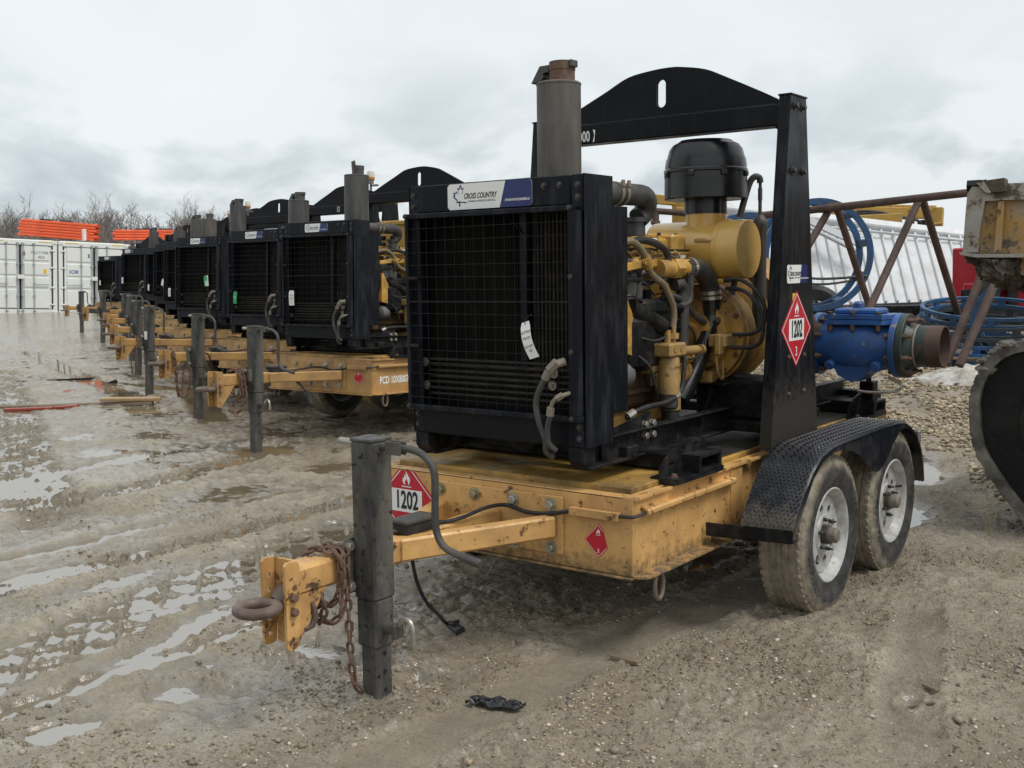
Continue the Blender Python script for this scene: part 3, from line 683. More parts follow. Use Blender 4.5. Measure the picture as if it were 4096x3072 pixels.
def wheel_meshes():
    T = MB(); w2 = .105; r = .352
    prof = [(.205, -.09), (.222, -.098), (.262, -.110), (.300, -.108), (.328, -.098), (.345, -.085)]
    for a, b in ((-.078, -.046), (-.038, -.016), (-.008, .008), (.016, .038), (.046, .078)):
        prof += [(r - .0045, a + .0005), (r, a + .0025), (r, b - .0025), (r - .0045, b - .0005)]
    prof += [(.345, .085), (.328, .098), (.300, .108), (.262, .110), (.222, .098), (.205, .09)]
    T.lathe(prof, (0, 0, 0), (1, 0, 0), 60)
    for k in range(60):                      # sipes across the shoulder
        an = 2 * math.pi * k / 60
        for s in (-1, 1):
            M = Matrix.Rotation(an, 4, 'X'); T.box((s * .081, 0, .3475), (.016, .024, .010), .003, M)
    for s in (1,):                            # raised sidewall lettering bars
        for k in range(0, 60):
            if 8 < k < 17 or 38 < k < 47: M = Matrix.Rotation(2 * math.pi * k / 60, 4, 'X'); T.box((s * .110, 0, .285), (.004, .012, .016), .001, M)
    tm = T.mesh('tyre', M_tyre, 40)
    K = MB(); K.lathe([(.19, -.085), (.206, -.09), (.209, -.082), (.190, -.06), (.172, -.02), (.168, .02), (.176, .045), (.190, .066), (.196, .082), (.207, .088), (.210, .094), (.204, .098), (.192, .090), (.183, .072), (.174, .060), (.170, .05)], (0, 0, 0), (1, 0, 0), 48)
    hol = [oval(.118 * math.cos(a), .118 * math.sin(a), .0185, .0185) for a in [2 * math.pi * (i + .3) / 8 for i in range(8)]]
    K.prism(circle(0, 0, .168, 40), 'x', .050, .058, holes=hol + [circle(0, 0, .043, 16)])
    K.lathe([(.090, .0575), (.084, .064), (.066, .066), (.043, .060)], (0, 0, 0), (1, 0, 0), 32)
    km = K.mesh('rim', M_rim, 40)
    D = MB(); D.cyl((-.12, 0, 0), (-.02, 0, 0), .155, 24); bm_ = D.mesh('brake_drum', M_hubd)
    H = MB(); H.cyl((0, 0, 0), (.088, 0, 0), .042, 20, ch=.004); hm = H.mesh('hub', M_hubd)
    C = MB(); C.lathe([(.033, .08), (.033, .118), (.026, .126), (0, .128)], (0, 0, 0), (1, 0, 0), 20); cm = C.mesh('hub_cap', M_hub)
    nm = MB().lathe([(.009, 0), (.009, .02), (.005, .024), (.005, .036), (0, .037)], (0, 0, 0), (1, 0, 0), 6).mesh('lug_nut', M_bolt)
    Vv = MB(); Vv.cyl((.05, .15, -.02), (.088, .165, -.022), .006, 8); vm = Vv.mesh('valve_stem', M_rub)
    return tm, km, bm_, hm, cm, nm, vm


WM = wheel_meshes()


def add_wheel(root, x, y, z, lod):
    e_ = bpy.data.objects.new('wheel', WM[0]); COL.objects.link(e_); e_.parent = root; e_.location = (x, y, z); e_['lod'] = lod
    e_.rotation_euler = (random.uniform(0, 6), 0, 0 if x > 0 else math.pi); KIDS.setdefault(root.name, []).append(e_)
    for nm, me in zip(('rim', 'brake_drum', 'hub', 'hub_cap', 'lug_nut', 'valve_stem'), WM[1:]):
        if nm == 'lug_nut':
            for k in range(6): place(nm, me, e_, (.060, .070 * math.cos(k * math.pi / 3), .070 * math.sin(k * math.pi / 3)), lod=2)
        else: place(nm, me, e_, lod=max(lod, 0 if nm in ('rim',) else 1))


FEN = [(.590, .43), (.605, .48), (.665, .555), (.745, .64), (.83, .705), (.93, .742), (1.06, .755), (1.5, .757), (1.9, .752), (2.02, .735), (2.14, .69), (2.235, .62), (2.30, .53), (2.335, .44), (2.335, .385)]


def fender(root, s, lod):
    prof = [(p[1], p[2]) for p in catmull([(0, a, b) for a, b in FEN], 5)]
    xi, xo = .800 * s, 1.03 * s; t = .005; m = len(prof); mb = MB(); V = []; cuts = [0, .2, .4, .6, .8, .93, 1]
    nrm = []
    for i in range(m):
        a, b = prof[max(0, i - 1)], prof[min(m - 1, i + 1)]; dy, dz = b[0] - a[0], b[1] - a[1]; q = math.hypot(dy, dz); nrm.append((-dz / q, dy / q))
    for lay in (0, 1):
        for i, (y, z) in enumerate(prof):
            for c in cuts:
                dr = .014 * max(0, (c - .85) / .15) ** 2; V.append((xi + (xo - xi) * c, y - nrm[i][0] * (lay * t + dr), z - nrm[i][1] * (lay * t + dr)))
    k = len(cuts); F = []
    for lay in (0, 1):
        o = lay * m * k
        for i in range(m - 1):
            for j in range(k - 1): q = (o + i * k + j, o + i * k + j + 1, o + (i + 1) * k + j + 1, o + (i + 1) * k + j); F.append(q)
    o = m * k
    for i in range(m - 1):
        for j in (0, k - 1): F.append((i * k + j, (i + 1) * k + j, o + (i + 1) * k + j, o + i * k + j))
    for j in range(k - 1):
        for i in (0, m - 1): F.append((i * k + j, i * k + j + 1, o + i * k + j + 1, o + i * k + j))
    mb.add(V, F)
    # hanging skirt with an arch over each tyre
    low = [(.590, .43), (.64, .47), (.72, .56), (.80, .645), (.90, .70), (1.02, .722), (1.15, .718), (1.26, .695), (1.36, .655), (1.45, .60), (1.53, .562), (1.60, .550), (1.66, .562), (1.74, .60), (1.82, .655), (1.90, .70), (1.99, .712), (2.09, .69), (2.19, .635), (2.27, .545), (2.315, .45), (2.335, .385)]
    up = [(y, np.interp(y, [p[0] for p in prof[:-2]], [p[1] for p in prof[:-2]]) - .010) for y, z in low]; up[0] = (.592, .44); up[-1] = (2.33, .40)
    V = []; n2 = len(low)
    for x in (xo - .004 * s, xo): V += [(x, y, z) for y, z in low] + [(x, y, max(zu, z + .004)) for (y, z), (_, zu) in zip(low, up)]
    F = []
    for o in (0, 2 * n2):
        for i in range(n2 - 1): F.append((o + i, o + i + 1, o + n2 + i + 1, o + n2 + i))
    for i in range(n2 - 1): F.append((i, i + 1, 2 * n2 + i + 1, 2 * n2 + i))
    mb.add(V, F)
    fe = part('fender', mb, M_fend, root, lod=lod, ang=50)
    lg = MB(); acc = 0; last = prof[0]; row = 0
    for i in range(1, m):
        seg = math.hypot(prof[i][0] - prof[i - 1][0], prof[i][1] - prof[i - 1][1]); tpos = 0
        while acc + seg - tpos >= .0175:
            tpos += .0175 - acc; acc = 0; f = tpos / seg; y = prof[i - 1][0] + (prof[i][0] - prof[i - 1][0]) * f; z = prof[i - 1][1] + (prof[i][1] - prof[i - 1][1]) * f; row += 1
            ny, nz = nrm[i]; ty, tz = nz, -ny
            for c in range(12):
                x = xi + (xo - xi) * (c + .5 + .5 * (row % 2)) / 12.6; sg = 1 if (row + c) % 2 else -1; a, b_ = .0088, .0034
                P = []
                for (uu, vv, hh) in ((-a, 0, 0), (0, -b_, 0), (a, 0, 0), (0, b_, 0), (-a * .55, 0, .0038), (a * .55, 0, .0038)):
                    X = uu * .72 - vv * .7 * sg; Yv = uu * .72 * sg + vv * .7; P.append((x + X, y + ty * Yv + ny * hh, z + tz * Yv + nz * hh))
                lg.add(P, [(0, 1, 5, 4), (1, 2, 5), (2, 3, 4, 5), (3, 0, 4)])
        acc += seg - tpos
    t_ = part('tread_lugs', lg, M_fend, fe, lod=max(1, lod)); t_['kind'] = 'stuff'
    return fe


M_fend = paint('black_tread_plate', (.008, .010, .015), .30, var=.25, dirt=(.07, .064, .056), d_amt=.3, d_scale=9, bump=.02, low=(.53, .09, (.075, .064, .05)))


def make_trailer(root, My, far=False):
    p = lambda nm, mb, mt, lod=0, ang=35: part(nm, mb, mt, root, lod=lod, ang=ang)
    p('front_plate', MB().box((0, .006, .5095), (1.294, .012, .303), .003), My)
    p('front_rim', MB().box((0, .028, .657), (1.21, .056, .010), .003), My)
    p('bottom_lip', MB().box((0, .004, .352), (1.294, .03, .010), .003), My)
    for s in (-1, 1):
        p('side_plate', MB().box((s * .641, .418, .5095), (.012, .81, .303), .003), My)
        st = p('side_post', MB().prism([(.822, .362), (.932, .362), (.932, .65), (.822, .65)], 'x', s * .625, s * .652, holes=[circle(.885, .42, .012, 12)]), My, 0)
        p('rear_side_plate', MB().box((s * .610, 1.96, .53), (.014, 2.05, .24), .003), My)
        hs = [oval(s * .632, .10 + .165 * k, .014, .030) for k in range(18)]
        p('side_rim', MB().prism([(s * .604, .001), (s * .662, .001), (s * .662, 3.02), (s * .604, 3.02)], 'z', .652, .662, holes=hs), My)
        p('bottom_flange', MB().prism([(s * .647, 0), (s * .672, .002), (s * .695, .018), (s * .705, .05), (s * .705, .74), (s * .647, .80)], 'z', .356, .365), My)
        cd_ = p('conduit_cover', MB().prism([(s * .647, .586), (s * .672, .586), (s * .680, .594), (s * .680, .606), (s * .672, .613), (s * .647, .613)], 'y', .06, .82), My)
        part('cable_end', MB().tube(catmull([(s * .664, .06, .599), (s * .668, .03, .598), (s * .655, -.012, .594), (s * .62, -.018, .592), (s * .597, -.016, .590)], 5), .007, 8), M_rub, cd_, lod=1)
        rg = MB().tube([(s * .69, .12 + .035 * math.cos(a) * .9, .31 + .055 * math.sin(a)) for a in [2 * math.pi * k / 20 for k in range(20)]], .0085, 8, True)
        rg.box((s * .69, .12, .362), (.04, .03, .012), .003); p('tie_down_ring', rg, M_pint, 0)
        br = MB().bar((s * .66, .60, .408), (s * 1.035, .595, .424), .06, .006).bar((s * .66, .568, .437), (s * 1.04, .563, .452), .006, .052).bar((s * .65, .68, .40), (s * .80, .60, .410), .06, .006); p('fender_bracket', br, M_skid, 0)
        fender(root, s, 0)
        for wy in (1.1014, 1.9401): add_wheel(root, s * .9, wy, .345, 0)
        p('tail_light', MB().box((s * .84, 2.42, .56), (.28, .03, .16), .008), M_alu, 1)
    p('front_conduit', MB().prism([(-.032, .574), (-.002, .574), (-.002, .602), (-.032, .602)], 'x', .38, .597), My)
    p('rear_plate', MB().box((0, 3.01, .53), (1.20, .012, .24), .003), My)
    tk = p('fuel_tank', MB().box((0, 1.53, .565), (1.196, 2.92, .235), .004), M_tank)
    for wy in (1.1014, 1.9401): p('axle', MB().cyl((-.80, wy, .345), (.80, wy, .345), .038, 12), M_skid)
    p('hitch_plate', MB().box((.02, -.006, .5165), (.634, .012, .233), .004), My)
    for x in (-.285, -.103, .098, .281):
        for z, q in ((.597, 1), (.425, 1)):
            far_b = x > 0
            p('hitch_bolt', MB().hexb((x, -.012, z), (0, -1, 0), .018, .016, 1.55), M_ybolt if not (x > 0) else M_zinc, 0)
    # drawbar
    for s in (-1, 1): p('drawbar_arm', MB().bar((s * .03, -.625, .513), (s * .288, -.010, .513), .062, .084, .008), My)
    p('drawbar_centre', MB().box((0, -.315, .514), (.072, .61, .076), .008), My)
    p('tongue', MB().box((0, -.865, .513), (.104, .52, .096), .012), M_hit)
    for s in (-1, 1):
        hl = [circle(-1.153, .335 + .049 * k, .0085, 10) for k in range(5)]
        fl = [(-1.178, .31), (-1.168, .300), (-1.138, .300), (-1.128, .31), (-1.118, .44), (-1.118, .575), (-1.128, .588), (-1.168, .590), (-1.178, .58)]
        p('hitch_channel_flange', MB().prism(fl, 'x', s * .055 - .006, s * .055 + .006, holes=hl), M_hit)
        p('hitch_gusset', MB().prism([(-1.12, .31), (-1.12, .47), (-.99, .47)], 'x', s * .046 - .004, s * .046 + .004), M_hit, 1)
    p('hitch_channel_web', MB().box((0, -1.121, .445), (.098, .010, .285), .003), M_hit)
    for z in (.472, .425): p('hitch_pin_bolt', MB().hexb((.062, -1.150, z), (1, 0, 0), .014, .014, 0), M_rust, 1)
    pr = MB(); pr.tube([(.062 * math.cos(a), -1.245 + .062 * math.sin(a), .450) for a in [2 * math.pi * k / 36 for k in range(36)]], .0185, 12, True)
    pr.lathe([(.018, 0), (.024, .01), (.040, .03), (.046, .05), (.046, .065)], (0, -1.180, .453), (0, 1, .06), 14, (1, 1.1)); p('pintle_ring', pr, M_pint)
    # jack
    jx, jy = .11, -.825
    jk = p('jack', MB().box((jx, jy, .675), (.102, .102, .545), .008), M_jack)
    part('jack_cap', MB().box((jx, jy, .952), (.103, .103, .012), .003), M_jack, jk, lod=1)
    part('jack_sleeve', MB().box((jx, jy, .32), (.094, .094, .17), .008), M_jack, jk)
    hl = [circle(jx + .0, .22 - .075 * k, .009, 10) for k in range(3)]
    part('jack_leg', MB().box((jx, jy, .05), (.076, .076, .39), .006), M_jack, jk)
    hb = MB()
    for k in range(3): hb.cyl((jx + .036, jy, .21 - .065 * k), (jx + .0388, jy, .21 - .065 * k), .009, 10)
    part('leg_hole', hb, M_ink, jk, lod=1)
    part('crank_stub', MB().cyl((jx - .05, jy, .933), (jx - .15, jy, .934), .013, 12, ch=.003), M_zinc, jk, lod=0)
    sk = MB().box((jx + .115, jy + .014, .93), (.07, .005, .045), .002).box((jx + .115, jy - .014, .93), (.07, .005, .045), .002).box((jx + .08, jy, .93), (.005, .03, .045), .002).cyl((jx + .05, jy, .93), (jx + .08, jy, .93), .014, 12); part('crank_socket', sk, M_jack2, jk, lod=0)
    cp = catmull([(.235, jy, .931), (.29, jy, .931), (.335, jy, .922), (.375, jy, .895), (.393, jy, .855), (.393, jy, .78), (.392, jy, .70), (.402, jy, .655), (.43, jy, .622), (.48, jy, .606), (.545, jy, .594)], 5)
    ck = part('crank_handle', MB().tube(cp, .0125, 10), M_hose, jk); part('crank_grip', MB().cyl((.50, jy, .602), (.578, jy, .588), .0145, 12, ch=.003), M_hose, ck, lod=1)
    part('leg_pin_socket', MB().cyl((jx + .045, jy, .305), (jx + .105, jy, .305), .021, 12).box((jx + .10, jy, .300), (.02, .045, .05), .003), M_jack, jk, lod=0)
    part('leg_pin', MB().tube(catmull([(jx + .10, jy, .315), (jx + .13, jy, .345), (jx + .155, jy, .345), (jx + .172, jy, .32), (jx + .174, jy, .27)], 5), .0095, 8), M_zinc, jk, lod=0)
    bp = MB().prism([(-.925, .435), (-.91, .423), (-.87, .423), (-.77, .43), (-.77, .61), (-.87, .615), (-.91, .613), (-.925, .60)], 'x', .0525, .0605); part('jack_bracket', bp, M_jack, jk)
    for z in (.588, .448): part('bracket_bolt', MB().hexb((.0605, -.893, z), (1, 0, 0), .016, .014, 1.4), M_zinc, jk, lod=0)
    # wiring
    jb = p('junction_box', MB().box((0, -.50, .573), (.085, .165, .038), .005), M_rub); part('lid', MB().box((0, -.50, .600), (.095, .175, .018), .008), M_hose, jb, lod=1)
    cb = catmull([(.0, -.42, .575), (.02, -.36, .562), (.045, -.27, .566), (.055, -.15, .58), (.06, -.06, .578), (.09, -.022, .571), (.17, -.02, .556), (.27, -.02, .562), (.38, -.018, .585)], 6); p('wiring_cable', MB().tube(cb, .008, 8), M_rub, 1)
    if not far:
        cb = catmull([(.0, -.565, .565), (-.05, -.66, .575), (-.04, -.76, .585), (.0, -.86, .572), (.02, -.90, .568)], 6); p('breakaway_cable', MB().tube(cb, .009, 8), M_hose, 1)


def plug_cable(root, pts, plug):
    c = part('hanging_cable', MB().tube(catmull(pts, 8), .0075, 8), M_rub, root)
    a, b = Vector(plug[0]), Vector(plug[1]); mb = MB().cyl(a, b, .016, 12, .024, .004); d = (b - a).normalized(); mb.box(tuple(a + d * .05 + Vector((0, 0, .022))), (.02, .05, .014), .004)
    part('plug', mb, M_plas, c); return c


def chain(name, label, pts, link=.046, r=.0055, hook=None, mat=None, group='safety chains on the drawbars'):
    """each link its own part, strung along a curve"""
    C = catmull(pts, 12); t = thing(name, label, 'chain', C[0], group=group); o = Vector(C[0])
    L0, W0 = link, link * .62; P = []
    for k in range(20):
        a = 2 * math.pi * k / 20; x, y = math.cos(a), math.sin(a); P.append((math.copysign(abs(x) ** .55, x) * (L0 / 2 - r), y * (W0 / 2 - r), 0))
    me = MB().tube(P, r, 6, True).mesh('link', mat or M_rust)
    pitch = L0 - 2 * r * 1.05; d = 0; k = 0; prev = C[0]; acc = 0
    tot = sum((C[i] - C[i - 1]).length for i in range(1, len(C))); cum = [0]
    for i in range(1, len(C)): cum.append(cum[-1] + (C[i] - C[i - 1]).length)
    s = pitch / 2
    while s < tot:
        i = max(1, next((q for q in range(1, len(cum)) if cum[q] >= s), len(cum) - 1)); f = (s - cum[i - 1]) / max(1e-6, cum[i] - cum[i - 1]); p_ = C[i - 1].lerp(C[i], f); tg = (C[i] - C[i - 1]).normalized()
        qt = tg.to_track_quat('X', 'Z') @ Matrix.Rotation(R(45 + 90 * (k % 2) + random.uniform(-14, 14)), 4, 'X').to_quaternion()
        place('link', me, t, p_ - o, qt.to_euler()); s += pitch; k += 1
    if hook:
        h = Vector(hook) - o; part('hook', MB().tube([h + Vector(q) for q in ((0, 0, .05), (.004, .004, .03), (.004, .012, .0), (0, 0, -.03), (-.012, -.02, -.04), (-.02, -.04, -.03), (-.02, -.045, -.008))], [.007, .009, .011, .011, .010, .008, .005], 8), M_pint, t)
    return t


# ------------------------------------------------------------------ engine driven pump set on its skid
def make_pumpset(root):
    def p(nm, mb, mt, par=None, lod=0, ang=35): return part(nm, mb, mt, par or root, lod=lod, ang=ang)
    # --- skid
    for s in (-1, 1):
        rl = MB().box((s * .385, 1.46, .80), (.010, 2.86, .105), .003).box((s * .415, 1.46, .749), (.07, 2.88, .012), .003).box((s * .41, 1.46, .849), (.05, 2.86, .010), .003)
        r_ = p('skid_rail', rl, M_skid)
        p('radiator_gusset', MB().prism([(.17, .745), (.60, .745), (.60, .765), (.56, .775), (.56, .912), (.27, .875), (.205, .84), (.17, .83)], 'x', s * .40 - .005, s * .40 + .005), M_skid)
        for yy in (.493, .554):
            for zz_ in (.863, .816): p('gusset_bolt', MB().hexb((s * .406, yy, zz_), (s, 0, 0), .016, .020, 0).cyl((s * .406, yy, zz_), (s * .412, yy, zz_), .0165, 12), M_zinc, lod=0)
        for y0 in (.47, 2.56):
            fb = MB().prism([(y0 - .19, .690), (y0 + .21, .690), (y0 + .21, .668), (y0 - .19, .668)], 'x', s * .56, s * .685); p('pocket_base', fb, M_skid, lod=0)
            pk = MB().prism([(y0 - .02, .690), (y0 + .18, .690), (y0 + .18, .760), (y0 - .02, .760)], 'x', s * .61, s * .69, holes=[[(y0, .702), (y0 + .16, .702), (y0 + .16, .748), (y0, .748)]]); p('fork_pocket', pk, M_skid)
            pp = [(y0 - .19, .69), (y0 + .14, .69), (y0 + .205, .72), (y0 + .20, .775), (y0 + .15, .81), (y0 + .04, .815), (y0 - .10, .785), (y0 - .17, .745), (y0 - .19, .72)]
            hs = [oval(y0 - .11, .735, .022, .009), oval(y0 - .01, .782, .02, .009), oval(y0 + .10, .79, .02, .009)]
            p('lifting_lug', MB().prism(pp, 'x', s * .598, s * .61, holes=hs), M_skid)
            p('lug_bolt', MB().hexb((s * .64, y0 - .14, .690), (0, 0, 1), .011, .010, 1.4), M_rust, lod=1)
    for y0 in (.47, 2.56): p('cross_member', MB().box((0, y0 + .05, .725), (1.21, .16, .066), .006), M_skid)
    for y0 in (1.32, 1.9, 2.86): p('cross_member', MB().box((0, y0, .765), (1.22, .09, .05), .006), M_skid)
    p('front_member', MB().box((0, .34, .770), (.90, .085, .055), .006), M_skid)
    p('crank_pulley', MB().lathe([(0, 0), (.05, 0), (.055, .01), (.085, .012), (.085, .04), (.075, .05), (.085, .06), (.085, .085), (0, .09)], (-.04, .22, .83), (0, 1, 0), 24), M_skid, lod=1)
    for s in (-1, 1): p('front_foot', MB().prism([(.0, .83), (.0, .775), (.02, .752), (.05, .745), (.08, .745), (.08, .83)], 'x', s * .36, s * .43), M_skid)
    p('oily_tank_top', MB().box((0, 1.6, .6865), (1.16, 2.0, .006), .002), M_oilytop)  # black sheet added over the tank for its dirty, oily top
    # --- radiator housing
    prof = [(0, .83), (.2, .83), (.2, .95), (.31, .95), (.31, 1.757), (.2, 1.757), (.2, 1.87), (0, 1.87)]
    for s in (-1, 1):
        p('radiator_side_panel', MB().prism(prof, 'x', s * .433, s * .441), M_bk)
        p('corner_flange', MB().box((s * .411, .003, 1.35), (.056, .006, 1.036), .002), M_bk)
        for z in ((1.828, 1.782, .911, .866)): p('panel_bolt', MB().hexb((s * .412, -.0, z), (0, -1, 0), .0095, .010, 1.45), M_bolt, lod=1)
        p('back_corner', MB().box((s * .41, .305, 1.353), (.05, .010, .80), .003), M_bk2)
    tb = p('radiator_top_bar', MB().box((-.008, .09, 1.8125), (.768, .186, .112), .004), M_bk)
    for x in (.258, .332): p('panel_bolt', MB().hexb((x, -.003, 1.832), (0, -1, 0), .0095, .010, 1.45), M_bolt, lod=1)
    p('radiator_bottom_bar', MB().box((0, .05, .888), (.77, .10, .115), .004), M_bk2)
    p('radiator_back', MB().box((0, .27, 1.355), (.84, .03, .80), .004), M_bk2)
    p('fan_shroud', MB().lathe([(.40, 0), (.36, .10), (.36, .14)], (0, .285, 1.36), (0, 1, 0), 28), M_bk2, lod=1)
    co = p('radiator_core', MB().box((0, .16, 1.30), (.85, .06, .93), .003), M_core)
    fn = MB()
    for k in range(64): x = -.42 + .508 * k / 63; fn.box((x, .118, 1.43), (.0035, .028, .60), .0005)
    t_ = part('fins', fn, M_core, co, lod=0); t_['kind'] = 'stuff'
    fn = MB()
    for k in range(14): x = .128 + .25 * k / 13; fn.cyl((x, .108, .97), (x, .108, 1.74), .0052, 6)
    t_ = part('tubes', fn, M_coreb, co, lod=0); t_['kind'] = 'stuff'
    part('core_divider', MB().box((.104, .09, 1.43), (.034, .05, .62), .003), M_bk, co, lod=0)
    for a, b in (((-.394, .07, 1.655), (-.315, .07, 1.735)), ((.03, .07, 1.735), (.114, .07, 1.655))): part('core_brace', MB().bar(a, b, .004, .03, .001, (0, 1, 0)), M_bk, co, lod=1)
    for z in (1.142, 1.119, 1.094, 1.070, 1.046, 1.020, .995): p('cooler_tube', MB().cyl((-.385, .055, z), (.36, .055, z), .0065, 8), M_coreb, lod=0)
    for x, z in ((-.404, 1.129), (-.398, 1.03), (.269, 1.109), (.261, 1.061)): p('cooler_plug', MB().lathe([(0, -.006), (.006, -.006), (.006, 0), (.0195, 0), (.0195, .006), (.0, .006)], (x, .036, z), (0, 1, 0), 16), M_cream, lod=0)
    for x, z in ((-.437, 1.116), (-.437, 1.047)): p('cooler_nut', MB().hexb((x + .02, .02, z), (0, -1, 0), .010, .012, 0), M_cream, lod=1)
    # --- guard in front of the radiator
    gf = p('grille_frame', MB().box((-.018, -.020, 1.7425), (.848, .030, .021), .003).box((.006, -.020, .944), (.864, .030, .022), .003).box((-.431, -.020, 1.343), (.018, .029, .778), .003).box((.409, -.020, 1.343), (.05, .029, .778), .003), M_bk)
    vm = MB().cyl((0, 0, -.389), (0, 0, .389), .0013, 6).mesh('grille_wire', M_wire); hm = MB().cyl((-.404, 0, 0), (.404, 0, 0), .0013, 6).mesh('grille_wire', M_wire); hk = MB().cyl((-.404, 0, 0), (.404, 0, 0), .0034, 8).mesh('grille_rod', M_wire)
    for k in range(16):
        o = place('grille_wire', vm, gf, (-.374 + .0505 * k, -.026, 1.343), (0, R(random.uniform(-.4, .4)), 0))
    for k in range(15):
        place('grille_rod' if k == 8 else 'grille_wire', hk if k == 8 else hm, gf, (-.018, -.029, .985 + .0505 * k), (0, R(random.uniform(-.3, .3)), 0))
    for x, z in ((-.43, 1.743), (.395, 1.743), (.40, 1.485), (.40, 1.201), (.40, .946), (-.43, .946)): part('frame_bolt', MB().hexb((x, -.035, z), (0, -1, 0), .009, .009, 1.3), M_bolt, gf, lod=1)
    for z in (1.485, 1.202): part('hinge_pin', MB().cyl((-.428, -.03, z), (-.372, -.03, z), .0085, 10), M_wire, gf, lod=1)
    # --- cooler hoses across the guard
    h1 = [(.365, -.03, 1.165), (.340, -.07, 1.152), (.317, -.07, 1.129), (.301, -.07, 1.097), (.279, -.07, 1.062), (.262, -.07, 1.021), (.259, -.07, .982), (.272, -.07, .93), (.287, -.065, .887), (.296, -.06, .855), (.290, -.05, .815), (.30, -.02, .79)]
    p('cooler_hose', MB().tube(catmull(h1[3:], 6), .0125, 10), M_hose)
    p('hose_fitting', MB().tube(h1[:2], .016, 8).cyl((.352, -.06, 1.165), (.322, -.07, 1.132), .020, 6).cyl((.322, -.07, 1.132), (.302, -.07, 1.098), .017, 12), M_cream)
    h2 = [(.323, -.07, .955), (.312, -.07, .915), (.308, -.065, .876), (.312, -.06, .845), (.33, -.04, .82)]
    p('cooler_hose', MB().tube(catmull(h2, 6), .0115, 10), M_hose)
    p('hose_fitting', MB().tube(catmull([(.395, -.02, 1.048), (.363, -.07, 1.032), (.338, -.07, 1.012), (.328, -.07, .99)], 5), .0085, 10).cyl((.328, -.07, .992), (.322, -.07, .955), .0155, 12, ch=.003).cyl((.375, -.06, 1.04), (.355, -.07, 1.026), .014, 6), M_cream)
    # --- gantry
    for s in (-1, 1):
        o, i_ = s * .7106, s * .655
        V = []; F = []
        for x in (i_, o):
            V += [(x, 1.10, .69), (x, 1.655, .69), (x, 1.4545, 2.279), (x, 1.2805, 2.279)]
        mbp = MB().add(V, [(0, 1, 2, 3), (7, 6, 5, 4), (0, 4, 5, 1), (1, 5, 6, 2), (2, 6, 7, 3), (3, 7, 4, 0)]); po = p('gantry_post', mbp, M_post)
        part('post_cap', MB().box((s * .683, 1.3675, 2.283), (.066, .186, .008), .002), M_post, po, lod=1)
        for yy, z in ((1.325, 2.235), (1.412, 2.235), (1.305, 1.945), (1.425, 1.945)): part('post_bolt', MB().hexb((o, yy, z), (s, 0, 0), .0135, .016, 1.5), M_bolt, po, lod=1)
        for yy, z in ((1.29, 1.10), (1.47, 1.10), (1.29, .93), (1.47, .93)): part('post_bolt', MB().hexb((o, yy, z), (s, 0, 0), .008, .008, 1.4), M_rust, po, lod=1)
    p('gantry_beam', MB().box((0, 1.345, 2.199), (1.315, .10, .098), .005), M_bk2)
    top = catmull([(-.625, 1, 2.248), (-.60, 1, 2.262), (-.44, 1, 2.337), (-.29, 1, 2.402), (-.163, 1, 2.458), (-.032, 1, 2.477), (.07, 1, 2.481), (.139, 1, 2.475), (.262, 1, 2.450), (.367, 1, 2.403), (.518, 1, 2.33), (.60, 1, 2.288), (.637, 1, 2.266), (.64, 1, 2.248)], 4)
    slot = [(-.001 + .026 * math.cos(a) + .026, 2.362 + (.041 if math.sin(a) > 0 else -.041) + .026 * math.sin(a)) for a in [2 * math.pi * (k + .5) / 20 for k in range(20)]]
    p('lifting_plate', MB().prism([(q.x, q.z) for q in top], 'y', 1.327, 1.347, holes=[slot]), M_bk2)
    p('weld_bead', MB().tube([(-.62 + .031 * k, 1.323, 2.2495 + .0016 * (k % 2)) for k in range(41)], .005, 6), M_bk, lod=1)
    for s in (-1, 1): p('beam_gusset', MB().prism([(s * .654, 2.15), (s * .654, 2.10), (s * .615, 2.15)], 'y', 1.33, 1.36), M_bk2, lod=1)
    # --- engine
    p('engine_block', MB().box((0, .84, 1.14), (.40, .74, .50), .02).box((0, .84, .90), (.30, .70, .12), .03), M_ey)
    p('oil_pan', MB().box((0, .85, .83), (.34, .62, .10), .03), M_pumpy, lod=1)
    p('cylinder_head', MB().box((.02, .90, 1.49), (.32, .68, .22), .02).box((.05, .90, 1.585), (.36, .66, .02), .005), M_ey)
    vc = MB().box((.06, .92, 1.625), (.26, .62, .07), .018)
    for k in range(6): vc.box((.06, .66 + .105 * k, 1.662), (.24, .058, .022), .008)
    vc.box((.17, 1.16, 1.63), (.10, .13, .085), .012)
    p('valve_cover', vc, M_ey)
    for k in range(4): p('cover_bolt', MB().hexb((.185, .70 + .16 * k, 1.665), (0, 0, 1), .009, .012, 1.3), M_bolt, lod=1)
    p('data_plate', MB().box((.225, 1.17, 1.57), (.002, .075, .06), .0005), M_white, lod=1)
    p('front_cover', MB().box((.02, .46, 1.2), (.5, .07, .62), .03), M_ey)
    p('side_bracket', MB().prism([(.50, 1.16), (.60, 1.14), (.63, 1.16), (.63, 1.25), (.58, 1.33), (.52, 1.42), (.50, 1.42)], 'x', .24, .30), M_ey)
    p('intake_manifold', MB().box((.24, .80, 1.535), (.10, .34, .06), .02).cyl((.29, .82, 1.51), (.30, 1.09, 1.514), .042, 18).cyl((.295, .93, 1.512), (.297, .985, 1.513), .05, 6), M_ey)
    p('ecm_casting', MB().prism([(.52, 1.30), (.66, 1.30), (.72, 1.44), (.74, 1.52), (.62, 1.56), (.55, 1.50)], 'x', .19, .265).box((.22, .66, 1.40), (.06, .22, .10), .01), M_alu, lod=0)
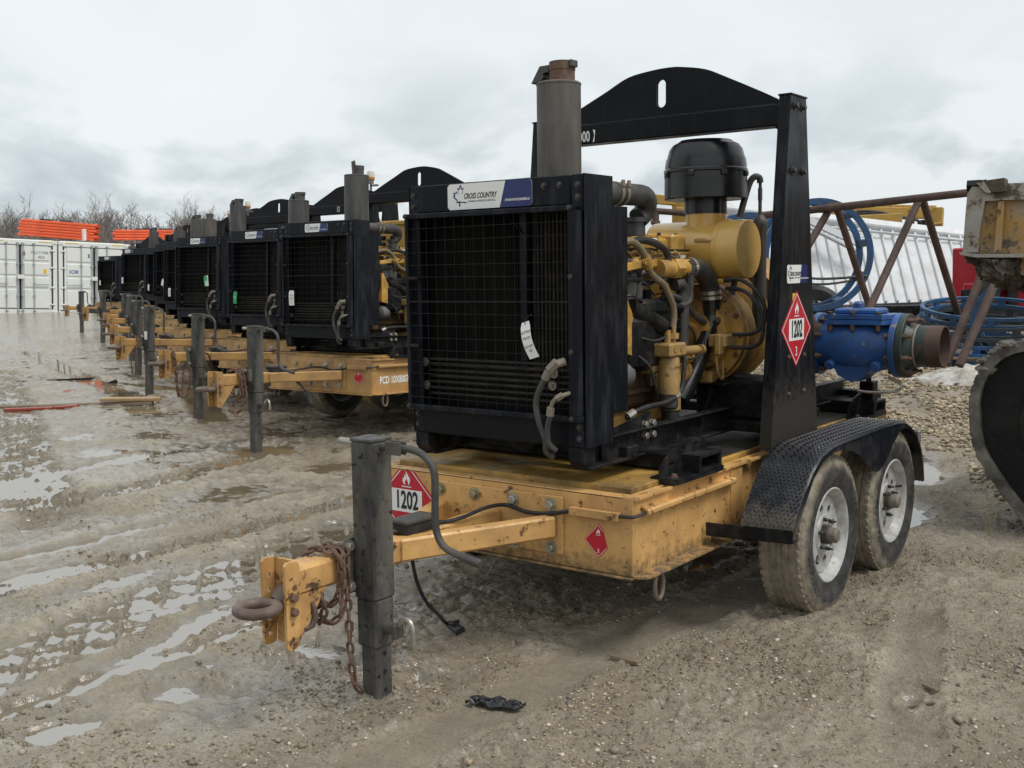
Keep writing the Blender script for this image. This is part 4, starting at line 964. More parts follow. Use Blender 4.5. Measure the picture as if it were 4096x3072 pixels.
    fp = MB().box((.27, .74, 1.345), (.13, .22, .075), .02, Matrix.Translation((0, 0, 0))).cyl((.28, .60, 1.345), (.30, .72, 1.30), .042, 14).cyl((.30, .70, 1.31), (.33, .80, 1.255), .036, 14).box((.25, .86, 1.31), (.12, .16, .08), .02).cyl((.26, .78, 1.38), (.26, .78, 1.42), .02, 6).cyl((.26, .86, 1.345), (.30, .90, 1.40), .018, 6).box((.25, .75, 1.19), (.14, .36, .25), .03).box((.28, .90, 1.22), (.10, .10, .10), .02).cyl((.31, .90, 1.345), (.32, .98, 1.33), .022, 8)
    p('fuel_pump', fp, M_skid)
    tc_ = MB()
    for k in range(7): tc_.tube(catmull([(.215, .62 + .075 * k, 1.60), (.25, .63 + .075 * k, 1.585), (.265, .66 + .07 * k, 1.555), (.26, .70 + .06 * k, 1.53)], 4), .0055, 6)
    p('injector_line', tc_, M_brz, lod=0)
    p('black_harness', MB().tube(catmull([(.25, .50, 1.44), (.30, .58, 1.47), (.31, .70, 1.45), (.30, .84, 1.48), (.27, .96, 1.46), (.28, 1.05, 1.40), (.26, 1.10, 1.28)], 6), .013, 8), M_rub, lod=0)
    p('gasket_line', MB().box((.05, .90, 1.5985), (.372, .672, .006), .002), M_skid, lod=1)
    p('warning_plate', MB().box((.186, .95, 1.635), (.002, .10, .035), .0005), M_white, lod=1)
    wl = MB()
    for k in range(5): wl.tube(catmull([(.23, .60, 1.57 - .004 * k), (.27, .70 + .02 * k, 1.585 + .008 * (k % 3)), (.265, .82, 1.56 + .012 * (k % 2)), (.275, .93 + .02 * k, 1.585), (.25, 1.06, 1.575), (.27, 1.10, 1.54 - .01 * k)], 5), .0045, 6)
    p('wiring_loom', wl, M_brz, lod=0)
    p('hose_clip', MB().bar((.33, .44, 1.515), (.34, .625, 1.535), .012, .034).cyl((.345, .612, 1.56), (.345, .640, 1.52), .026, 12).hexb((.35, .60, 1.535), (1, 0, 0), .010, .01, 1.3), M_ey, lod=0)
    p('fuel_hose', MB().tube(catmull([(.30, .40, 1.60), (.34, .483, 1.627), (.34, .54, 1.618), (.34, .583, 1.598), (.345, .62, 1.56), (.34, .662, 1.502), (.34, .72, 1.468), (.34, .783, 1.441), (.34, .86, 1.361), (.34, .879, 1.308), (.34, .87, 1.25)], 5), .0155, 10), M_bhose)
    p('coolant_hose', MB().tube(catmull([(.28, .46, 1.60), (.30, .606, 1.63), (.30, .70, 1.634), (.30, .809, 1.617), (.30, .883, 1.585), (.30, .899, 1.549), (.30, .88, 1.51), (.30, .858, 1.475), (.30, .85, 1.42)], 5), .0165, 10), M_rub)
    p('sensor_cable', MB().tube(catmull([(.33, .572, 1.34), (.33, .572, 1.414), (.33, .608, 1.454), (.33, .662, 1.439), (.33, .726, 1.395)], 5), .004, 6), M_rub, lod=1)
    p('fuel_line', MB().tube([(.32, 1.056, 1.548), (.32, 1.067, 1.475), (.32, 1.066, 1.42)], .020, 8).cyl((.32, 1.064, 1.54), (.32, 1.066, 1.49), .027, 6).tube(catmull([(.32, 1.066, 1.43), (.32, 1.064, 1.37), (.315, 1.02, 1.345), (.31, .96, 1.335)], 5), .017, 10), M_hose, lod=0)
    p('coolant_hose', MB().tube(catmull([(.29, .88, 1.40), (.30, .973, 1.381), (.30, 1.054, 1.355), (.30, 1.10, 1.325), (.30, 1.159, 1.292), (.30, 1.251, 1.255)], 5), .016, 10), M_hose, lod=0)
    el = catmull([(.29, .97, 1.44), (.30, 1.01, 1.44), (.30, 1.035, 1.41), (.30, 1.035, 1.36), (.30, 1.035, 1.20), (.29, 1.03, 1.10)], 5); p('drain_pipe', MB().tube(el, .030, 12), M_hose, lod=0)
    p('charge_hose', MB().tube(catmull([(.30, 1.085, 1.514), (.30, 1.14, 1.516), (.30, 1.21, 1.505), (.30, 1.265, 1.475), (.30, 1.305, 1.43), (.30, 1.322, 1.38)], 6), .046, 18), M_hose)
    p('charge_pipe', MB().tube(catmull([(.30, 1.324, 1.385), (.30, 1.330, 1.33), (.30, 1.333, 1.274), (.30, 1.305, 1.215), (.30, 1.268, 1.166), (.295, 1.192, 1.06), (.29, 1.11, .97), (.28, 1.04, .90)], 6), .0435, 18), M_bkg)
    for a, b, r_ in (((.30, 1.086, 1.514), (.30, 1.108, 1.515), .049), ((.30, 1.318, 1.405), (.30, 1.320, 1.388), .0495), ((.30, 1.321, 1.378), (.30, 1.322, 1.362), .0495)): p('hose_clamp', MB().pipe(a, b, r_, .004, 20).box((a[0] + .05, a[1], (a[2] + b[2]) / 2), (.016, .02, .02), .003), M_zinc, lod=0)
    ap = MB().tube(catmull([(.29, .31, 1.82), (.30, .45, 1.822), (.30, .60, 1.825), (.30, .68, 1.822), (.29, .725, 1.795), (.27, .73, 1.755), (.26, .70, 1.73)], 6), .046, 18); p('air_pipe', ap, M_hose)
    for yy in (.43, .475): p('hose_clamp', MB().pipe((.30, yy, 1.8225), (.30, yy + .018, 1.823), .050, .004, 20).box((.345, yy + .009, 1.862), (.014, .016, .03), .003), M_cream, lod=0)
    p('air_pipe_cap', MB().cyl((.25, .70, 1.735), (.25, .70, 1.715), .055, 16).cyl((.25, .70, 1.715), (.25, .70, 1.655), .042, 16), M_muf2, lod=0)
    # fuel filters
    for x, y, q in ((.35, .815, 1), (.30, .92, 0)):
        if q: p('filter_head', MB().box((x, y, 1.155), (.10, .15, .06), .008).cyl((x + .03, y - .03, 1.16), (x + .054, y - .03, 1.16), .016, 10).cyl((x + .03, y + .03, 1.16), (x + .054, y + .03, 1.16), .016, 10).box((x - .09, y - .02, 1.13), (.10, .12, .16), .01), M_ey2)
        c = p('fuel_filter', MB().lathe([(.044, 0), (.048, .004), (.048, .155), (.044, .165), (.036, .17)], (x, y, .955 if q else .87), (0, 0, 1), 20), M_ey2)
        p('filter_bowl', MB().lathe([(0, 0), (.032, 0), (.042, .012), (.042, .065), (.036, .07)], (x, y, .888 if q else .80), (0, 0, 1), 16), M_hose, c, lod=0)
    fk = MB(); flat(fk, text('1-12994', .022, .01, .8), lambda u, v: (.35 + .0485 * math.cos((u + .0) / .0485 - .35), .815 + .0485 * math.sin(u / .0485 - .35), 1.075 + v)); flat(fk, text('B3', .02, .02, .8), lambda u, v: (.35 + .0485 * math.cos((u + .0) / .0485 - 1.2), .815 + .0485 * math.sin(u / .0485 - 1.2), 1.045 + v)); p('filter_print', fk, M_dkbr, lod=2)
    p('filter_post', MB().cyl((.35, .86, 1.18), (.35, .86, 1.255), .010, 8).cyl((.35, .86, 1.20), (.35, .86, 1.225), .024, 8).cyl((.34, .82, 1.18), (.34, .82, 1.24), .016, 10), M_ey2, lod=1)
    p('priming_pump', MB().cyl((.35, .93, 1.14), (.36, 1.06, 1.138), .022, 14).cyl((.36, 1.06, 1.138), (.36, 1.09, 1.137), .014, 10).cyl((.36, 1.09, 1.137), (.36, 1.112, 1.136), .024, 18), M_ey2, lod=0)
    p('fuel_hose', MB().tube(catmull([(.36, .88, 1.16), (.385, .892, 1.12), (.385, .888, 1.05), (.385, .872, .985), (.385, .816, .946), (.385, .711, .929), (.385, .573, .928), (.385, .468, .918), (.37, .416, .895)], 6), .0115, 10), M_rub)
    for k in range(7):
        p('head_bolt', MB().hexb((.185, .62 + .095 * k, 1.50), (1, 0, 0), .011, .012, 1.3), M_ey, lod=1); p('block_bolt', MB().hexb((.20, .55 + .10 * k, 1.02), (1, 0, 0), .012, .012, 1.3), M_ey, lod=1)
    for k in range(5): p('block_rib', MB().box((.205, .56 + .13 * k, 1.13), (.02, .018, .36), .005), M_ey, lod=1)
    p('pan_rail', MB().box((0, .84, .965), (.45, .76, .025), .006), M_ey, lod=0)
    for q_, w0 in (([(.24, .50, 1.36), (.30, .56, 1.40), (.32, .66, 1.36), (.33, .74, 1.30), (.31, .82, 1.20), (.30, .86, 1.08)], .0055), ([(.25, .56, 1.24), (.31, .62, 1.22), (.34, .70, 1.20), (.36, .78, 1.215)], .006), ([(.23, .93, 1.58), (.30, .98, 1.56), (.33, 1.02, 1.50), (.32, 1.03, 1.42), (.30, .99, 1.36)], .005), ([(.25, .98, 1.30), (.32, 1.03, 1.26), (.34, 1.08, 1.20), (.30, 1.13, 1.12), (.26, 1.12, 1.02)], .006), ([(.22, 1.05, 1.12), (.30, 1.10, 1.09), (.34, 1.16, 1.12), (.33, 1.22, 1.20)], .005), ([(.28, .60, 1.16), (.36, .62, 1.10), (.37, .66, 1.00), (.34, .72, .95)], .007), ([(.20, .48, 1.50), (.29, .52, 1.53), (.31, .60, 1.50), (.29, .70, 1.52), (.30, .78, 1.57)], .005)):
        p('engine_cable', MB().tube(catmull(q_, 5), w0, 6), M_rub, lod=1)
    for x_, y_, z_, d_ in ((.27, .70, 1.49, (1, 0, 0)), (.26, .88, 1.26, (1, 0, 0)), (.25, .98, 1.24, (1, .3, 0)), (.26, .62, 1.50, (1, 0, .3)), (.24, 1.10, 1.30, (1, 0, 0))):
        p('sensor', MB().lathe([(0, 0), (.016, 0), (.016, .02), (.011, .022), (.011, .05), (.014, .052), (.014, .065), (0, .066)], (x_, y_, z_), d_, 10), M_skid if z_ < 1.4 else M_alu, lod=1)
    p('alternator', MB().lathe([(0, 0), (.05, .005), (.068, .02), (.068, .10), (.05, .125), (0, .13)], (.24, .50, 1.06), (0, 1, 0), 20), M_alu, lod=1)
    p('hose_fitting', MB().cyl((.385, .835, .955), (.385, .80, .943), .016, 8).cyl((.383, .455, .917), (.373, .42, .90), .018, 8), M_zinc, lod=1)
    # bell housing, coupling, mounts
    bh = MB().lathe([(.0, .0), (.06, .0), (.065, .03), (.11, .035), (.115, .08), (.17, .09), (.18, .13), (.235, .135), (.235, .175), (.245, .18), (.245, .26), (.20, .30)], (.22, 1.22, 1.19), (0, 1, 0), 40); p('bell_housing', bh, M_pumpy)
    for k in range(14):
        a = 2 * math.pi * k / 14; p('housing_bolt', MB().hexb((.22 + .218 * math.cos(a), 1.355, 1.19 + .218 * math.sin(a)), (0, -1, 0), .011, .012, 1.3), M_rust, lod=1)
    p('governor', MB().box((.385, 1.27, 1.17), (.09, .12, .06), .008).box((.40, 1.21, 1.155), (.03, .05, .10), .006).tube(catmull([(.39, 1.20, 1.10), (.40, 1.20, 1.02), (.40, 1.25, .99), (.40, 1.25, 1.08)], 5), .006, 6), M_ey2, lod=0)
    p('starter', MB().cyl((.26, 1.0, 1.02), (.26, 1.24, 1.02), .052, 16).cyl((.27, 1.08, 1.09), (.27, 1.20, 1.09), .028, 12), M_pumpy, lod=0)
    mbk = MB().prism([(1.20, .79), (1.28, .955), (1.315, .955), (1.40, .785)], 'x', .32, .33, holes=[oval(1.30, .865, .028, .045)]).bar((.36, 1.297, .955), (.36, 1.40, .787), .075, .006).box((.35, 1.30, .957), (.10, .07, .012), .003); p('engine_mount', mbk, M_skid)
    p('mount_block', MB().box((.30, 1.29, .99), (.07, .06, .06), .01), M_ey2, lod=1)
    p('control_box', MB().box((.40, 1.50, .885), (.36, .36, .18), .012), M_skid)
    p('pump_hose', MB().tube(catmull([(.40, 1.26, 1.453), (.486, 1.25, 1.456), (.566, 1.25, 1.405), (.608, 1.25, 1.335), (.604, 1.25, 1.253), (.552, 1.25, 1.208), (.45, 1.25, 1.20)], 6), .0095, 8), M_rub, lod=0)
    p('pump_hose', MB().tube(catmull([(.40, 1.28, 1.415), (.497, 1.26, 1.405), (.566, 1.25, 1.35), (.601, 1.25, 1.277), (.594, 1.25, 1.18), (.547, 1.25, 1.144), (.44, 1.25, 1.14)], 6), .0095, 8), M_rub, lod=0)
    p('vent_hose', MB().tube(catmull([(.36, 1.46, 1.46), (.36, 1.42, 1.374), (.36, 1.375, 1.304), (.34, 1.29, 1.25)], 6), .016, 10), M_hose, lod=0)
    # air cleaner on its bracket
    ac = p('air_cleaner', MB().lathe([(.10, -.52), (.138, -.50), (.140, -.48), (.140, -.14), (.146, -.13), (.146, -.105), (.140, -.095), (.140, -.003), (.138, 0), (0, 0)], (.45, 1.42, 1.60), (1, 0, 0), 40), M_acy)
    part('band', MB().pipe((.322, 1.42, 1.60), (.345, 1.42, 1.60), .149, .012, 40), M_acy, ac, lod=1)
    part('latch', MB().box((.26, 1.285, 1.645), (.06, .014, .02), .004).bar((.27, 1.279, 1.645), (.33, 1.28, 1.638), .006, .012), M_ey2, ac, lod=1)
    part('intake_neck', MB().cyl((.218, 1.43, 1.70), (.218, 1.43, 1.785), .098, 28), M_acy, ac)
    p('cleaner_bracket', MB().box((.20, 1.36, 1.45), (.34, .10, .02), .004), M_ey, lod=1)
    pc = p('precleaner', MB().lathe([(.103, 1.775), (.103, 1.86), (.12, 1.862), (.197, 1.845), (.200, 1.85), (.199, 1.97), (.203, 1.975), (.203, 1.985), (.197, 1.992), (.197, 2.005), (.192, 2.04), (.188, 2.042), (.186, 2.052), (.176, 2.085), (.160, 2.107), (.135, 2.120), (.125, 2.128), (.06, 2.133), (0, 2.134)], (.215, 1.43, 0), (0, 0, 1), 48), M_precl, ang=25)
    for k in range(8):
        a = 2 * math.pi * (k + .15) / 8; M = Matrix.Translation((.215, 1.43, 1.962)) @ Matrix.Rotation(a, 4, 'Z'); part('clip', MB().box((.205, 0, 0), (.016, .028, .026), .004, M), M_precl, pc, lod=1)
    p('separator', MB().lathe([(.0, 1.20), (.034, 1.2), (.034, 1.715), (.036, 1.72), (.036, 1.735), (.030, 1.75), (.016, 1.768), (.009, 1.77), (.009, 1.84), (.011, 1.842), (.011, 1.90), (.008, 1.90), (.008, 1.935)], (.415, 1.62, 0), (0, 0, 1), 20), M_muf2, lod=0)
    p('vacuum_hose', MB().tube(catmull([(.415, 1.62, 1.925), (.412, 1.615, 1.95), (.395, 1.60, 1.955), (.375, 1.59, 1.93), (.355, 1.58, 1.86), (.335, 1.56, 1.76)], 6), .016, 10), M_hose, lod=0)
    # --- pump and blue check valve
    p('pump_volute', MB().lathe([(.10, -.10), (.22, -.08), (.30, -.02), (.31, .06), (.28, .14), (.18, .18), (.10, .20)], (.12, 1.72, 1.22), (0, 1, 0), 36).cyl((.30, 1.76, 1.36), (.30, 1.95, 1.42), .15, 24), M_pumpy)
    p('pump_outlet', MB().tube(catmull([(.20, 1.78, 1.45), (.30, 1.98, 1.40), (.30, 2.25, 1.22), (.34, 2.42, 1.12), (.42, 2.45, 1.10)], 6), .125, 20), M_rustp)
    vy, vz = 2.45, 1.085
    def fl(x0, x1, r_, mt, nm): return p(nm, MB().cyl((x0, vy, vz), (x1, vy, vz), r_, 36, ch=.004), mt)
    fl(.395, .428, .172, M_blue, 'valve_flange'); fl(.835, .870, .172, M_blue, 'valve_flange'); fl(.872, .908, .172, M_green, 'spool_flange')
    bd = MB().lathe([(.128, .42), (.132, .47), (.150, .55), (.155, .63), (.150, .71), (.132, .79), (.128, .84)], (0, vy, vz), (1, 0, 0), 32)
    bd.prism([(.50, vz - .06), (.55, vz - .165), (.63, vz - .20), (.66, vz - .195), (.78, vz - .09), (.80, vz)], 'y', vy - .10, vy + .10)
    for x in (.52, .77): bd.cyl((x, vy - .12, vz - .10), (x, vy - .155, vz - .11), .026, 14, ch=.004)
    p('check_valve_body', bd, M_blue)
    p('valve_bonnet', MB().prism([(.49, vy - .15), (.80, vy - .15), (.835, vy - .1), (.835, vy + .12), (.80, vy + .15), (.49, vy + .15)], 'z', vz + .115, vz + .14).prism([(.49, vy - .15), (.80, vy - .15), (.835, vy - .1), (.835, vy + .12), (.80, vy + .15), (.49, vy + .15)], 'z', vz + .144, vz + .168).box((.64, vy, vz + .182), (.24, .18, .035), .012).box((.615, vy + .03, vz + .21), (.05, .07, .05), .012), M_blue)
    for x, yy in ((.515, -.13), (.64, -.135), (.775, -.13)):
        p('bonnet_bolt', MB().hexb((x, vy + yy, vz + .168), (0, 0, 1), .014, .014, 1.3), M_bolt, lod=1); p('bonnet_nut', MB().hexb((x, vy + yy, vz + .115), (0, 0, -1), .014, .03, 0), M_rust, lod=1)
    for k in range(8):
        a = 2 * math.pi * (k + .5) / 8; yy, z = vy + .148 * math.cos(a), vz + .148 * math.sin(a)
        p('flange_bolt', MB().hexb((.908, yy, z), (1, 0, 0), .015, .022, 0).cyl((.815, yy, z), (.955, yy, z), .008, 8).hexb((.833, yy, z), (-1, 0, 0), .015, .018, 0), M_rust, lod=1)
        p('flange_bolt', MB().hexb((.43, yy, z), (1, 0, 0), .015, .022, 0).cyl((.43, yy, z), (.47, yy, z), .008, 8), M_rust, lod=1)
    p('spool', MB().lathe([(.14, .90), (.118, .935), (.110, .945), (.110, 1.02)], (0, vy, vz), (1, 0, 0), 32), M_green)
    p('spool_weld', MB().lathe([(.112, .944), (.116, .95), (.112, .957)], (0, vy, vz), (1, 0, 0), 28), M_cream, lod=1)
    p('pipe_end', MB().pipe((1.005, vy, vz), (1.085, vy, vz), .1105, .008, 32), M_rustp)
    p('valve_lever', MB().tube(catmull([(.80, vy - .02, vz - .17), (.86, vy - .02, vz - .20), (.87, vy - .03, vz - .23), (.82, vy - .08, vz - .245), (.72, vy - .09, vz - .25), (.66, vy - .09, vz - .245)], 5), .008, 8), M_zinc, lod=1)
    p('rear_jack_stub', MB().box((.63, 2.62, .79), (.08, .08, .16), .006).cyl((.63, 2.62, .87), (.63, 2.62, .91), .016, 8).box((.63, 2.62, .915), (.05, .03, .02), .004), M_bk2, lod=1)
    p('exhaust_base', MB().cyl((-.09, .62, 1.58), (-.09, .62, 1.86), .06, 16), M_muf2, lod=1)


M_oilytop = paint('oily_black_tank_top', (.014, .012, .010), .7, var=.3, dirt=(.09, .055, .02), d_amt=.45, d_scale=5, bump=.05)
M_brz = paint('bronze_painted_line', (.30, .19, .07), .4, var=.2, dirt=(.14, .1, .05), d_amt=.4, d_scale=20, bump=0)
M_bhose = paint('beige_braided_hose', (.20, .155, .095), .6, var=.15, dirt=(.11, .085, .05), d_amt=.4, d_scale=20, bump=.1, b_scale=200)
M_bkg = paint('gloss_black_pipe', (.012, .012, .013), .22, var=.2, dirt=(.05, .045, .04), d_amt=.35, d_scale=6, bump=.02)
M_ey2 = paint('grimy_filter_yellow', (.40, .25, .085), .5, var=.15, dirt=(.17, .12, .06), d_amt=.55, d_scale=9, bump=.04)
M_dkbr = paint('faded_brown_print', (.12, .06, .025), .5, bump=0)
M_precl = paint('black_plastic', (.009, .009, .010), .30, var=.1, dirt=(.03, .029, .028), d_amt=.22, d_scale=5, bump=0)


def muffler(root, z0, z1, r, x=-.095, y=.62, cap='flap', mat=None, tip=.085, ca=0):
    mt = mat or M_muf
    m = part('muffler', MB().lathe([(r - .004, z0), (r, z0 + .004), (r, z1 - .012), (r + .002, z1 - .010), (r + .002, z1 - .004), (r - .006, z1 + .002), (.05, z1 + .008)], (x, y, 0), (0, 0, 1), 36), mt, root)
    t = part('exhaust_tip', MB().pipe((x + .02, y, z1), (x + .02, y, z1 + tip), .056, .004, 28).pipe((x + .02, y, z1 + tip * .62), (x + .02, y, z1 + tip), .0585, .004, 28), M_rust if mat is None else M_muf2, m)
    if cap == 'flap':
        M = Matrix.Translation((x + .02, y, z1 + tip)) @ Matrix.Rotation(ca, 4, 'Z')
        mb = MB().lathe([(0, .004), (.058, .004), (.058, .0), (0, 0)], (x + .02, y, z1 + tip), (0, 0, 1), 24)
        mb.prism([(-.055, -.035), (-.055, -.005), (-.105, -.005), (-.155, -.075), (-.10, -.068), (-.085, -.055), (-.085, -.035)], 'y', -.03, .03, M=M).box((.062, 0, -.01), (.014, .05, .03), .003, M)
        part('rain_cap', mb, M_muf2, m)
    elif cap == 'up':
        part('rain_cap', MB().bar((x - .03, y, z1 + tip), (x - .045, y, z1 + tip + .05), .05, .006, .002, (0, 1, 0)).cyl((x - .03, y - .03, z1 + tip), (x - .03, y + .03, z1 + tip), .008, 8), M_muf2, m)
    return m


# ------------------------------------------------------------------ the near trailer and its pump set
T1 = thing('tandem_trailer', 'nearest mud-splashed yellow tandem-axle trailer with black tread-plate fenders and white wheels', 'trailer', group='yellow trailers parked in a row')
make_trailer(T1, M_ty)
P1 = thing('pump_set', 'nearest black and yellow diesel pump set with blue check valve and tall lifting gantry', 'pump', group='engine driven pump sets on the trailers')
make_pumpset(P1)
sticker(P1, lambda u, v, d: (-.009 + u, -.003 - d, 1.8125 + v), .425, .103, lod=2)
G_TR, G_PS = 'yellow trailers parked in a row', 'engine driven pump sets on the trailers'

# row of further trailers: x, y, nose-up tilt, yaw, lod, scale, muffler (z1, r, cap, x), names
ROW = [(-4.53, 3.24, .033, .012, 1, 1.0, (2.36, .115, 'up', -.13), 'second'), (-6.65, 4.28, .048, -.018, 1, 1.0, (2.26, .115, 'flap', -.02), 'third'), (-9.0, 5.30, .055, .02, 1, 1.0, (2.34, .105, 'flap', .02), 'fourth'),
       (-11.2, 6.66, .06, -.015, 0, 1.0, (2.27, .115, 'none', -.2), 'fifth'), (-13.3, 7.95, .065, .018, 0, 1.0, (2.35, .11, 'flap', -.1), 'sixth'), (-15.5, 9.30, .05, -.02, 0, 1.0, (2.25, .11, 'flap', -.25), 'seventh'),
       (-17.8, 10.28, .06, .01, 0, 1.0, (2.3, .10, 'flap', -.2), 'eighth'), (-21.5, 12.05, .04, -.02, 0, .95, (2.16, .10, 'none', .15), 'ninth')]
LT = {'second': 'second trailer of the row, lettered PCD 10X8007 on its yellow side', 'third': 'third trailer of the row, chain looped under its rusty drawbar', 'fourth': 'fourth trailer of the row, white label on its leaning black jack',
      'fifth': 'fifth trailer of the row, mostly hidden behind the fourth jack', 'sixth': 'sixth trailer of the row, wide dark jack with coiled cable', 'seventh': 'seventh trailer of the row, hidden between its neighbours',
      'eighth': 'eighth trailer of the row, with a pale grey jack post', 'ninth': 'farthest trailer of the row, beside the white containers'}
LP = {'second': 'second pump set of the row, white printed tag low on its guard', 'third': 'third pump set of the row, single green tag on its guard', 'fourth': 'fourth pump set of the row, white and green tags at its middle right',
      'fifth': 'fifth pump set of the row, narrow strip of guard with white tag low down', 'sixth': 'sixth pump set of the row, white tag crossing a green one', 'seventh': 'seventh pump set of the row, only a thin slice of guard showing',
      'eighth': 'eighth pump set of the row, horizontal louvre look, tag at its edge', 'ninth': 'farthest and lowest pump set of the row, against the white containers'}
UNITS = []
for (x, y, th, yaw, lod, sc, mf, nm) in ROW:
    g = float(g_base(np.array([x]), np.array([y]))[0]) + .01; loc = (x, y, g + 1.5 * math.sin(th))
    a = copy_tree(T1, None, lod); b = copy_tree(P1, None, lod)
    for o, lb, gr in ((a, LT[nm], G_TR), (b, LP[nm], G_PS)): o.location = loc; o.rotation_euler = (-th, 0, yaw); o.scale = (sc,) * 3; o['label'] = lb; o['group'] = gr
    for q in KIDS.get(a.name, []):
        for o in [q] + KIDS.get(q.name, []):
            if o.data and o.data.materials and o.data.materials[0] in (M_ty, M_hit): o.material_slots[0].link = 'OBJECT'; o.material_slots[0].material = M_ty2
    muffler(b, 1.86, mf[0] - .02, mf[1], mf[3], .62, mf[2], M_muf if nm in ('fifth',) else M_muf2)
    UNITS.append((a, b, nm))
muffler(P1, 1.80, 2.335, .0985, cap='flap', ca=R(-4))


def kid(root, name): return [k for k in KIDS.get(root.name, []) if k.name.split('.')[0] == name]


for a, b, nm in UNITS:           # yard differences between the units
    if nm == 'eighth':
        for o in kid(a, 'jack') + kid(a, 'tongue'):
            for q in [o] + KIDS.get(o.name, []):
                if q.name.split('.')[0] in ('jack', 'tongue', 'jack_sleeve', 'jack_leg'): q.data = q.data.copy(); q.data.materials.clear(); q.data.materials.append(M_jack2)
    if nm in ('second', 'fourth', 'fifth'):
        bc = part('beacon', MB().cyl((-.66, 1.37, 2.28), (-.66, 1.37, 2.36), .012, 8).cyl((-.66, 1.37, 2.36), (-.66, 1.37, 2.40), .032, 12).box((-.60, 1.37, 2.34), (.08, .02, .02), .003), M_alu, b)
        part('lens', MB().lathe([(.040, 2.40), (.040, 2.47), (.034, 2.485), (0, 2.486)], (-.66, 1.37, 0), (0, 0, 1), 16), M_glow, bc); part('lens_ring', MB().pipe((-.66, 1.37, 2.40), (-.66, 1.37, 2.425), .0415, .004, 16), M_amb, bc)
for k_, sx_ in ((0, -.02), (1, -.03), (2, -.02), (4, .2), (6, -.2), (7, .0)): sticker(UNITS[k_][1], lambda u, v, d, c=sx_: (c + u, -.003 - d, 1.8125 + v), .285, .074)
T2, PU2 = UNITS[0][0], UNITS[0][1]
placard(T2, lambda u, v, d: (.49 + u, -d, .50 + v), .066)
tb = MB(); flat(tb, text('PCD 10X8007', .088, .03, .72), lambda u, v: (.6485, .285 + u, .475 + v)); part('lettering', tb, M_white, T2)
tb = MB(); flat(tb, text('13', .09, .01, .6), lambda u, v: (-.10 + u, 1.2935, 2.20 + v)); part('stencil', tb, M_white, UNITS[1][1])

# near trailer: placards, lettering, warning label
placard(T1, lambda u, v, d: (-.491 + u, -d, .523 + v), .177, '1202', [(0, 1, .131)], lod=2)
placard(T1, lambda u, v, d: (.495 + u, -d, .480 + v), .066, None, [(1, .28, .033)], lod=2)
post = kid(P1, 'gantry_post')[1]
placard(post, lambda u, v, d: (.7106 + d, 1.371 + u, 1.226 + v), .176, '1202', lod=2)
sticker(post, lambda u, v, d: (.7106 + d, 1.375 + u, 1.479 + v), .235, .084, lod=2)
part('warning_label', MB().box((.7112, 1.352, 1.366), (.001, .055, .050), .0002), M_yel, post, lod=2)
tb = MB(); flat(tb, text('13000', .075, .012, .62), lambda u, v: (-.425 + u, 1.2935, 2.185 + v)); tb.add([(-.348, 1.2935, 2.22), (-.335, 1.2935, 2.215), (-.340, 1.2935, 2.16), (-.350, 1.2935, 2.155), (-.341, 1.2935, 2.19)], [(0, 1, 2, 3, 4)]); part('stencil', tb, M_white, P1, lod=2)
plug_cable(T1, [(-.08, -.44, .50), (-.085, -.42, .41), (-.115, -.36, .30), (-.13, -.29, .20), (-.15, -.20, .125), (-.18, -.13, .07), (-.19, -.093, .05)], ((-.19, -.093, .05), (-.10, -.12, .04)))
plug_cable(UNITS[1][0], [(.02, -.75, .50), (.08, -.70, .55), (.10, -.66, .45), (.09, -.64, .3), (.09, -.64, .17)], ((.09, -.64, .17), (.09, -.64, .05)))
plug_cable(UNITS[0][0], [(.05, -.40, .50), (.12, -.36, .46), (.16, -.33, .40), (.18, -.32, .38)], ((.18, -.32, .39), (.22, -.30, .27)))
# chains
chain('safety_chain', 'rusty chain wrapped round the nearest drawbar, one end trailing to the mud', [(.03, -1.00, .41), (-.02, -1.0, .37), (.05, -.985, .345), (.09, -.965, .38), (.075, -.955, .46), (.078, -.95, .54), (.04, -.955, .578), (-.02, -.965, .582), (-.064, -.975, .56), (-.068, -.985, .49), (-.03, -.985, .43), (.04, -.97, .40), (.082, -.955, .46), (.08, -.945, .55), (.05, -.94, .583), (0, -.935, .585), (-.03, -.925, .584), (.02, -.918, .586), (.062, -.915, .578), (.078, -.925, .52), (.079, -.925, .44), (.079, -.922, .34), (.079, -.92, .24), (.08, -.915, .16), (.085, -.905, .11), (.10, -.885, .075)], .050, .0058)
chain('safety_chain', 'short rusty chain bundle hanging under the nearest drawbar with an open hook', [(.03, -1.02, .47), (.055, -1.01, .40), (.02, -1.0, .345), (-.02, -.99, .37), (-.03, -1.0, .43), (.0, -1.03, .46), (.03, -1.05, .43)], .050, .0058, hook=(.05, -1.06, .385))
